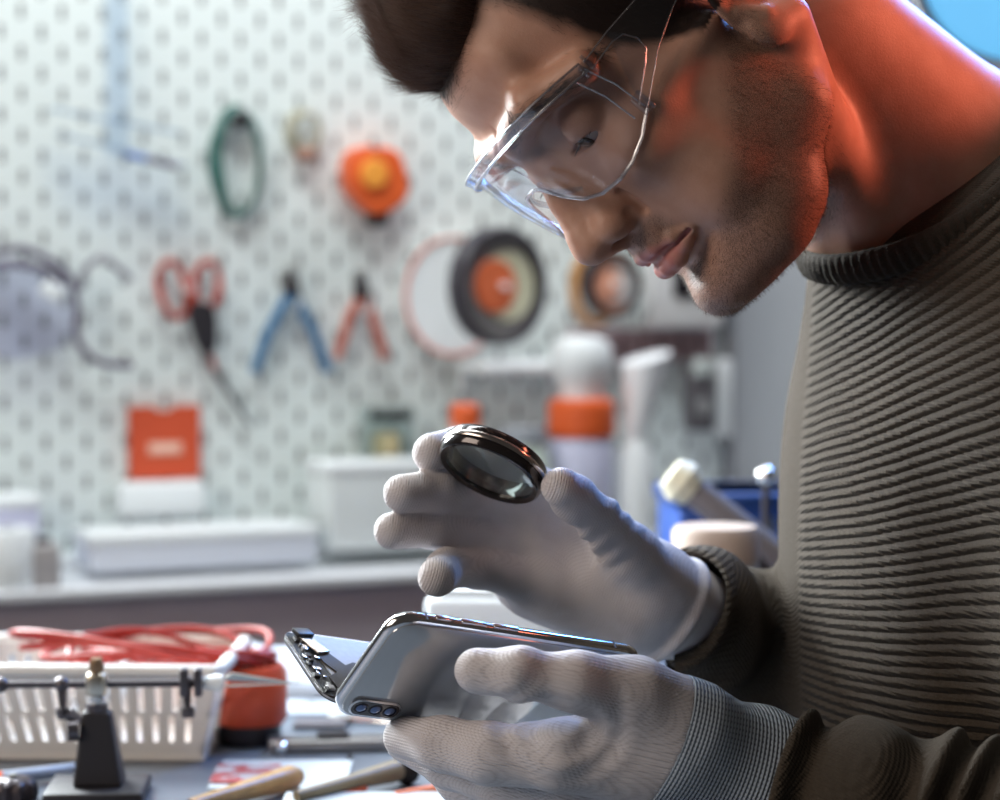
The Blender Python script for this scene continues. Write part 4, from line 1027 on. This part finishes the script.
# white device with black screen and socket strip on the right end of the board
t = wthing('wall_device', 'white boxed device with a square black screen beneath the man\'s chin', 'device', 678, 287, .02)
MB().box((0, -.012, 0), (.086, .030, .088), ch=.005).build('housing', mat('off_white_housing', (.66, .66, .66), .45), t)
MB().box((.003, -.028, .006), (.044, .004, .034), ch=.001).build('screen', mat('black_screen', (.012, .010, .014), .15), t)
t = wthing('meter', 'grey and white hand meter hanging upright below the white device', 'meter', 697, 398, .02)
MB().box((-.004, -.010, 0), (.030, .022, .070), ch=.004).build('body', mat('dark_grey_meter', (.13, .12, .13), .45), t); MB().box((.026, -.010, .0), (.018, .016, .085), ch=.003).build('white_side', mat('meter_white', (.62, .65, .66), .45), t)
MB().box((-.006, -.022, .034), (.020, .006, .020), ch=.002).build('display', mat('meter_display', (.55, .60, .58), .3), t)
MB().lathe([(.0001, 0), (.009, 0), (.009, .003), (.0001, .003)], (-.004, -.022, -.008), axis=(0, -1, 0), n=24).build('dial', mat('dial', (.3, .3, .3), .4), t)
t = wthing('mauve_strip', 'mauve slotted strip across the board below the reels', 'strip', 640, 345, .012)
MB().box((0, 0, 0), (.17, .010, .034), ch=.003).build('strip', mat('mauve_strip', (.38, .28, .30), .6), t)
for k in range(7): MB().box((-.07 + k * .023, -.006, 0), (.006, .004, .022), ch=.001).build('slot', mat('mauve_slot', (.16, .11, .12), .6), t)

# ---------------------------------------------------------------- things between the far glove and the sweater
def onbenchpx(name, label, cat, u, v, Y, rz=0.):
    return thing(name, label, cat, at(u, v, Y), rz)
zt_ = TABLE_Z
def ontable(name, label, cat, u, v, z=0., rz=0., group=None):
    p = atz(u, v, TABLE_Z + z); return thing(name, label, cat, p, rz, group)
def stand(name, label, cat, u, Y, rz=0., group=None):
    p = at(u, 500, Y); p[2] = TABLE_Z; return thing(name, label, cat, p, rz, group)
t = stand('tool_case', 'open royal blue tool case standing on the table behind the far sleeve', 'case', 742, 1.78, .1)
h0 = at(742, 492, 1.78)[2] - TABLE_Z
royal = mat('royal_blue', (.03, .09, .36), .4)
MB().box((0, .04, h0 / 2), (.100, .10, h0), ch=.006).build('body', royal, t); MB().box((0, .04, h0 - .006), (.106, .106, .012), ch=.003).build('lid', mat('darker_blue', (.02, .06, .22), .4), t); MB().tube([(-.02, -.014, h0 - .02), (-.018, -.026, h0 - .03), (.018, -.026, h0 - .03), (.02, -.014, h0 - .02)], .003, 8).build('handle', blk, t)
t = thing('clamp_arm', 'grey jointed clamp arm slanting down behind the far glove', 'clamp arm', at(735, 520, 1.62))
a, b = at(682, 482, 1.62), at(800, 575, 1.62)
MB().tube([a, b], .0105, 12).build('arm', mat('warm_grey_arm', (.21, .19, .20), .5), t, origin=at(735, 520, 1.62))
MB().lathe([(.0001, -.010), (.012, -.010), (.016, 0), (.012, .010), (.0001, .010)], a, axis=(b - a), n=28).build('cream_knob', cream, t, origin=at(735, 520, 1.62))
p = (a + b) / 2 + np.array((.03, .0, -.02)); MB().tube([at(760, 545, 1.62), (at(760, 545, 1.62)[0], 1.62, TABLE_Z + .01)], .008, 12).build('post', gun, t, origin=at(735, 520, 1.62))
c = (at(760, 545, 1.62)[0], 1.62, TABLE_Z); MB().lathe([(.0001, 0), (.035, 0), (.035, .008), (.03, .012), (.0001, .012)], c, n=36).build('base', gun, t, origin=at(735, 520, 1.62))
t = thing('chrome_ball_knob', 'shiny chrome ball knob on a thin rod beside the sweater front', 'knob', (at(766, 476, 1.72)[0], 1.72, TABLE_Z))
zc = at(766, 476, 1.72)[2] - TABLE_Z
MB().lathe([(.0075 * math.sin(q), zc - .0075 * math.cos(q)) for q in np.linspace(0.001, math.pi - .001, 16)], n=28).build('ball', mat('chrome', (.9, .9, .88), .08, metal=1.), t)
MB().tube([(0, 0, .004), (0, 0, zc - .006)], .003, 10).build('rod', gun, t); MB().lathe([(.0001, 0), (.028, 0), (.028, .006), (.0001, .006)], n=32).build('foot', gun, t)
t = stand('plastic_tub', 'low white tub with beige lid glimpsed behind the far wrist', 'tub', 716, 1.52)
h0 = at(716, 526, 1.52)[2] - TABLE_Z
MB().lathe([(.0001, 0), (.026, 0), (.028, .004), (.028, h0 - .02), (.0001, h0 - .02)], n=32).build('tub', mat('tub_white', (.55, .52, .5), .5), t); MB().lathe([(.0001, h0 - .022), (.0285, h0 - .022), (.0285, h0 - .004), (.026, h0), (.0001, h0)], n=32).build('lid', mat('beige_lid', (.50, .40, .34), .5), t)
t = stand('document_tray', 'white document tray on the table under the far glove', 'tray', 505, 1.62, -.1)
h0 = at(480, 596, 1.62)[2] - TABLE_Z
MB().box((0, .05, h0 / 2), (.110, .12, h0), ch=.006).build('tray', mat('bright_white', (.80, .86, .90), .4), t); MB().box((0, .05, h0 + .003), (.100, .11, .004), ch=.001).build('paper', wht, t)

# ---------------------------------------------------------------- things on the table, left
# perforated basket
bY = 1.415; p0 = at(-60, 690, bY); p1 = at(222, 690, bY)
t = thing('plastic_basket', 'white plastic basket with slotted sides behind the helping-hands stand', 'basket', ((p0[0] + p1[0]) / 2, 1.480, TABLE_Z), math.radians(-2))
wB = (p1[0] - p0[0]); hB = at(100, 672, bY)[2] - TABLE_Z; bask = mat('basket_plastic', (.74, .72, .68), .45)
def basket():
    m = MB(); th = .0025; dB = .12
    def P(s, w, z): return (s * (wB / 2 - .012 + .012 * z / hB), w * (dB / 2 - .010 + .010 * z / hB), z)
    zs = [0.004, hB * .22, hB * .50, hB * .56, hB * .84, hB]
    for side_ in range(4):
        n = 47
        for bnd in range(5):
            slots = bnd in (1, 3)
            for i in range(n):
                if slots and i % 3 == 1 and 2 < i < 45: continue
                a0, a1 = -1 + 2 * i / n, -1 + 2 * (i + 1) / n; z0_, z1_ = zs[bnd], zs[bnd + 1]; sh = (1.0 / n if slots else 0)
                def Q(a, z, k):
                    if side_ == 0: x, y, zz = P(a, -1, z)
                    elif side_ == 1: x, y, zz = P(-a, 1, z)
                    elif side_ == 2: x, y, zz = P(1, a, z)
                    else: x, y, zz = P(-1, -a, z)
                    nx, ny = [(0, 1), (0, -1), (-1, 0), (1, 0)][side_]; return (x + nx * th * k, y + ny * th * k, zz)
                V = [Q(a0, z0_, 0), Q(a1, z0_, 0), Q(a1 - sh, z1_, 0), Q(a0 - sh, z1_, 0), Q(a0, z0_, 1), Q(a1, z0_, 1), Q(a1 - sh, z1_, 1), Q(a0 - sh, z1_, 1)]
                m.add(V, [(0, 1, 2, 3), (7, 6, 5, 4), (0, 4, 5, 1), (3, 2, 6, 7), (0, 3, 7, 4), (1, 5, 6, 2)])
    m.box((0, 0, .003), (wB - .022, dB - .018, .004)); return m
basket().build('side_walls', bask, t, smooth=False)
MB().tube([(x * wB / 2, y * .060, hB) for x, y in [(-1, -1), (-.5, -1), (0, -1), (.5, -1), (.97, -1), (1, -.9), (1, 0), (1, .9), (.97, 1), (0, 1), (-.97, 1), (-1, .9), (-1, 0), (-1, -.9)]], .0042, 8, closed=True).build('rim', bask, t)
# red cable heap in the basket
t = thing('red_cable', 'loose coils of red cable heaped on the far rim of the basket', 'cable', (at(165, 655, 1.53)[0], 1.500, TABLE_Z + .040))
rr_ = random.Random(2); redw = mat('red_cable', (.33, .022, .014), .45)
for k in range(6):
    pts = [];
    for i in range(26):
        a = 2 * math.pi * i / 26; pts.append(((.052 + .006 * k) * math.cos(a) + .012 * math.sin(2 * a + k), (.028 + .003 * k) * math.sin(a), .010 + .0025 * k + .006 * math.sin(2 * a + k * 1.3) - .004 * math.cos(a)))
    MB().tube(pts, .0023, 8, closed=True).build('loop', redw, t)
t = thing('white_cloth', 'folded pale cloth lying behind the red cable', 'cloth', (at(215, 645, 1.70)[0], 1.70, TABLE_Z))
gx, gy = 22, 12; V = []; 
for j in range(gy):
    for i in range(gx): x_, y_ = i / (gx - 1) * 2 - 1, j / (gy - 1) * 2 - 1; V.append((x_ * .11, y_ * .07, .004 + .024 * (1 - x_ * x_) * (1 - y_ ** 4) + .003 * math.sin(7 * x_ + 5 * y_)))
F_ = [(j * gx + i, j * gx + i + 1, (j + 1) * gx + i + 1, (j + 1) * gx + i) for j in range(gy - 1) for i in range(gx - 1)]
o = mesh_obj('fabric', V, F_, mat('pale_cloth', (.48, .51, .56), .8), t); sd = o.modifiers.new('thick', 'SOLIDIFY'); sd.thickness = .003
# orange and black reel box right of the basket
t = ontable('orange_canister', 'red-orange round canister with black base right of the basket', 'canister', 250, 742, 0, 0)
MB().lathe([(.0001, 0), (.019, 0), (.020, .004), (.020, .014), (.0001, .014)], n=36).build('base', blk, t)
MB().lathe([(.0001, .013), (.022, .013), (.024, .017), (.024, .045), (.021, .050), (.0001, .050)], n=36).build('body', mat('canister_red', (.62, .08, .03), .4), t)
MB().lathe([(.0001, .049), (.012, .049), (.012, .056), (.0001, .056)], n=24).build('cap', wht, t)
# helping hands
hp = atz(98, 797, TABLE_Z)
t = thing('helping_hands', 'black-based soldering stand with a horizontal chrome rod and clips', 'soldering stand', hp, math.radians(3))
HY = hp[1]; scl = HY / FPX
cast = mat('black_cast_iron', (.022, .020, .024), .5); chrome = mat('bright_chrome', (.80, .80, .78), .15, metal=1.)
MB().box((0, 0, .004), (.056, .055, .008), ch=.002).build('base', cast, t)
MB().add([(-.013, -.013, .008), (.015, -.013, .008), (.015, .013, .008), (-.013, .013, .008), (-.008, -.007, .050), (.008, -.007, .050), (.008, .007, .050), (-.008, .007, .050)], [(0, 1, 5, 4), (1, 2, 6, 5), (2, 3, 7, 6), (3, 0, 4, 7), (4, 5, 6, 7), (3, 2, 1, 0)]).build('column', cast, t, bevel=.002, smooth=False)
zr = at(98, 684, HY)[2] - TABLE_Z
MB().tube([(0, 0, .048), (0, 0, zr + .004)], .0042, 12).build('post', chrome, t)
MB().lathe([(.0001, .046), (.0065, .046), (.0065, .054), (.0001, .054)], n=20).build('collar', gun, t)
MB().box((0, -.001, zr), (.012, .011, .014), ch=.003).build('rod_clamp', mat('brass_clamp', (.65, .60, .50), .3, metal=1.), t)
MB().lathe([(.0001, 0), (.0032, 0), (.0045, .004), (.0032, .009), (.0001, .009)], (.0, -.001, zr + .006), n=16).build('thumb_screw', mat('brown_brass', (.30, .20, .12), .4, metal=.8), t)
MB().tube([(-.010, -.004, .044), (-.016, -.006, .050)], .004, 8).build('side_screw', gun, t); MB().lathe([(.0001, -.003), (.006, -.003), (.006, .003), (.0001, .003)], (-.013, -.008, .040), axis=(1, .2, 0), n=20).build('wing_nut', gun, t)
L_ = lambda u: at(u, 684, HY)[0] - hp[0]
MB().tube([(L_(-30), 0, zr), (L_(190), 0, zr)], .0022, 10).build('rod', gun, t)
for u in (2, 62, 186):
    x_ = L_(u); j = MB().lathe([(.0045 * math.sin(q), -.0045 * math.cos(q)) for q in np.linspace(.001, math.pi - .001, 12)], (x_, 0, zr), n=18).build('ball_joint', gun, t)
    if u != 2: MB().tube([(x_, 0, zr - .002), (x_ + .001, -.003, zr - .014)], [.003, .0018], 8).build('clip_stem', gun, j); MB().lathe([(.0001, -.003), (.0035, -.003), (.004, 0), (.0035, .003), (.0001, .003)], (x_ + .001, -.003, zr - .016), n=14).build('clip_knob', gun, j)
for dx_ in (0, .008): MB().box((L_(184) + dx_, -.002, zr + .001), (.0045, .010, .016), ch=.0012).build('clip_bracket', gun, t)
MB().tube([(L_(200), 0, zr), (L_(215), 0, zr), (L_(222), 0, zr)], [.003, .0052, .005], 12).build('clip_socket', wht, t)
for sg_ in (0, 1):
    MB().add([(L_(220), -.003, zr + .002 - .004 * sg_), (L_(220), .003, zr + .002 - .004 * sg_), (L_(300), .001, zr - .0010 + .0005 * sg_), (L_(300), -.001, zr - .0010 + .0005 * sg_), (L_(232), -.003, zr + .0055 - .007 * sg_), (L_(232), .003, zr + .0055 - .007 * sg_)], [(0, 1, 2, 3), (0, 4, 5, 1), (4, 3, 2, 5), (0, 3, 4), (1, 5, 2)]).build('clip_jaw', mat('nickel_clip', (.7, .68, .62), .25, metal=1.), t, smooth=False)
# tools lying on the table
def lay(name, label, cat, u0, v0, u1, v1, z=.006, group=None):
    a = atz(u0, v0, TABLE_Z + z); b = atz(u1, v1, TABLE_Z + z); c = (a + b) / 2; d = b - a
    t = thing(name, label, cat, (c[0], c[1], TABLE_Z), math.atan2(d[1], d[0]), group); return t, np.linalg.norm(d), z
wood = mat('varnished_wood', (.45, .27, .11), .35, noise=.3, nscale=120)
t, L0, z = lay('brush', 'wooden-handled tool with honey-coloured rounded end at the bottom edge', 'tool', 190, 806, 298, 776, .008)
x_ = L0 / 2; MB().tube([(-x_, 0, z), (-x_ * .4, 0, z), (x_ * .5, 0, z), (x_ * .86, 0, z), (x_, 0, z)], [.004, .0050, .0066, .0074, .0050], 14).build('handle', wood, t)
MB().tube([(-x_ - .03, 0, z), (-x_ + .001, 0, z)], [.002, .0036], 12).build('ferrule', gun, t)
t, L0, z = lay('paint_brush', 'brush with olive wooden handle and black bristle head', 'brush', 296, 796, 408, 768, .009)
x_ = L0 / 2; MB().tube([(-x_, 0, z), (0, 0, z), (x_ * .7, 0, z), (x_ * .86, 0, z)], [.0028, .0046, .0064, .0060], 14).build('handle', mat('olive_wood', (.26, .20, .11), .45, noise=.2, nscale=90), t)
MB().tube([(x_ * .80, 0, z), (x_ * .90, 0, z), (x_ * 1.0, 0, z), (x_ * 1.06, 0, z)], [.0062, .0085, .0095, .0070], 14).build('bristles', mat('black_bristle', (.02, .016, .014), .8, bump=.8, bscale=900), t)
t, L0, z = lay('screwdriver', 'short bright orange stylus lying in front of the black brush', 'screwdriver', 322, 796, 364, 786, .005)
x_ = L0 / 2; MB().tube([(-x_, 0, z), (x_ * .9, 0, z), (x_, 0, z)], [.003, .0042, .003], 12).build('handle', orange, t); MB().tube([(-x_ - .02, 0, z), (-x_, 0, z)], [.0012, .0022], 10).build('shaft', chrome, t)
t, L0, z = lay('screwdriver', 'orange and silver precision driver pointing at the near glove', 'screwdriver', 396, 795, 466, 786, .005)
x_ = L0 / 2; MB().tube([(-x_, 0, z), (x_ * .4, 0, z)], [.0022, .0036], 12).build('handle', mat('salmon_handle', (.75, .22, .10), .4), t); MB().tube([(x_ * .38, 0, z), (x_ * .5, 0, z), (x_, 0, z)], [.0040, .0046, .0042], 12).build('cap', chrome, t)
t, L0, z = lay('screwdriver', 'grey driver with orange end lying behind the black stand base', 'screwdriver', -20, 782, 78, 768, .006)
x_ = L0 / 2; MB().tube([(-x_ * .6, 0, z), (x_ * .9, 0, z), (x_, 0, z)], [.0045, .0038, .002], 12).build('handle', mat('grey_blue_handle', (.40, .44, .50), .35), t); MB().tube([(-x_, 0, z), (-x_ * .58, 0, z)], [.0045, .0047], 12).build('orange_end', orange, t)
t, L0, z = lay('steel_bar', 'flat grey metal bar with a bright round rivet on the mid table', 'bar', 268, 745, 430, 741, .004)
x_ = L0 / 2; MB().box((0, 0, z), (L0, .022, .008), ch=.002).build('bar', mat('brushed_bar', (.30, .29, .29), .3, metal=.8), t); MB().lathe([(.0001, 0), (.004, 0), (.003, .002), (.0001, .0022)], (-x_ + .008, -.011, z), axis=(0, -1, 0), n=20).build('rivet', chrome, t); MB().box((-x_ * .2, 0, z + .005), (.02, .010, .004), ch=.001).build('switch', blk, t)
t, L0, z = lay('metal_rod', 'thin black rod lying near the gloved fingertips', 'rod', 466, 800, 540, 783, .003)
MB().tube([(-L0 / 2, 0, z), (L0 / 2, 0, z)], .0018, 8).build('rod', blk, t)
t, L0, z = lay('tool_tray', 'low pale tray edge with dark inserts along the bottom edge', 'tray', 285, 800, 490, 800, .002)
MB().box((0, -.01, .003), (L0, .03, .006), ch=.0015).build('tray', mat('pale_tray', (.42, .46, .48), .4), t); MB().box((L0 * .4, -.01, .0065), (L0 * .2, .020, .003), ch=.001).build('insert', blk, t)
t, L0, z = lay('tweezers', 'silver tweezers lying on the table behind the flat grey bar', 'tweezers', 330, 716, 395, 722, .003)
for s in (-1, 1): MB().tube([(-L0 / 2, 0, z), (0, .004 * s, z), (L0 / 2, .0008 * s, z)], [.0022, .0020, .0007], 8).build('arm', chrome, t)
# papers and parts
def sheet(name, label, cat, u0, v0, u1, v1, m_, h=.0012, rz=0.):
    a = atz(u0, v1, TABLE_Z); b = atz(u1, v0, TABLE_Z); c = (a + b) / 2
    t = thing(name, label, cat, (c[0], c[1], TABLE_Z), rz); MB().box((0, 0, h / 2), (abs(b[0] - a[0]) * .9, abs(b[1] - a[1]), h)).build('sheet', m_, t, smooth=False); return t
sheet('paper_sheet', 'pale printed sheet lying flat beside the basket', 'paper', 200, 762, 360, 790, mat('pale_paper', (.50, .55, .58), .6))
pr_ = mat('red_pattern_paper', (.30, .06, .06), .6); g = NG(pr_); g.l(g.mix(g.m('GREATER_THAN', g.noise(60, 4), .5), (.40, .08, .08), (.42, .38, .40)), g.b.inputs['Base Color'])
t = sheet('patterned_card', 'dark red patterned card on the pale sheet', 'card', 205, 768, 285, 786, pr_); t.location.z += .0013
sheet('paper_sheet', 'white sheet lying in the middle of the table behind the phone', 'paper', 262, 655, 372, 715, mat('blue_white_paper', (.40, .44, .49), .6))
sheet('circuit_board', 'dark circuit board lying flat at the foot of the phone', 'circuit board', 290, 722, 350, 730, mat('dark_board', (.10, .09, .10), .4, noise=.5, nscale=300), .003)
t = ontable('knurled_cap', 'dark lumpy knurled cap at the bottom left corner', 'cap', 14, 800)
m = MB(); n = 40; prof = [(.0001, 0), (.012, 0), (.013, .004), (.012, .010), (.008, .013), (.0001, .013)]; m.lathe(prof, n=n); V = np.array(m.V); a = np.arctan2(V[:, 1], V[:, 0]); k = 1 + .08 * np.sin(a * 10); V[:, 0] *= k; V[:, 1] *= k; m.V = [tuple(v) for v in V]
m.build('cap', mat('dark_knurled', (.05, .04, .045), .35, metal=.5), t); MB().lathe([(.0001, .012), (.003, .012), (.0025, .015), (.0001, .0155)], n=14).build('stud', chrome, t)
for k, (u, v) in enumerate(((232, 790), (268, 758), (300, 752), (338, 748), (392, 706), (310, 706), (350, 760), (420, 768))):
    o = ontable('screw', ['tiny dark screw lying on the table', 'tiny steel screw lying on the table'][k % 2] , 'screw', u, v, group=['dark screws scattered on the table', 'steel screws scattered on the table'][k % 2])
    mm = [blk, chrome][k % 2]; MB().lathe([(.0001, .003), (.0022, .003), (.0022, .0018), (.0011, .0016), (.0010, 0), (.0001, 0)], n=12).build('head', mm, o)

# ---------------------------------------------------------------- round lamp at the upper right
lp = at(1012, -22, 1.75)
t = thing('magnifier_lamp', 'round dark desk lamp glowing blue behind the man\'s back', 'lamp', lp)
ax_ = np.array((-.35, -.78, -.52)); ax_ /= np.linalg.norm(ax_)
MB().lathe([(.068, -.003), (.074, 0), (.074, .008), (.070, .012), (.066, .008), (.066, 0)], axis=ax_, n=64, closed=True).build('rim', mat('grey_rim_plastic', (.42, .44, .46), .4), t)
MB().lathe([(.0001, .002), (.040, .003), (.067, .001), (.067, -.002), (.0001, -.002)], axis=ax_, n=64).build('diffuser', mat('blue_diffuser', (.1, .3, .5), .4, emit=(.13, .46, .78), estr=1.), t)
MB().lathe([(.0001, -.040), (.050, -.036), (.080, -.020), (.082, -.004), (.076, -.002), (.0001, -.002)], axis=ax_, n=64).build('housing', mat('black_housing', (.03, .032, .04), .45), t)
MB().tube(spline([tuple(-ax_ * .03), (.10, .02, -.02), (.22, .06, -.20), (.26, .08, TABLE_Z - lp[2] + .02)], 8), .008, 10).build('arm', gun, t)
MB().lathe([(.0001, 0), (.06, 0), (.06, .012), (.05, .018), (.0001, .018)], (.26, .08, TABLE_Z - lp[2]), n=40).build('base', gun, t)
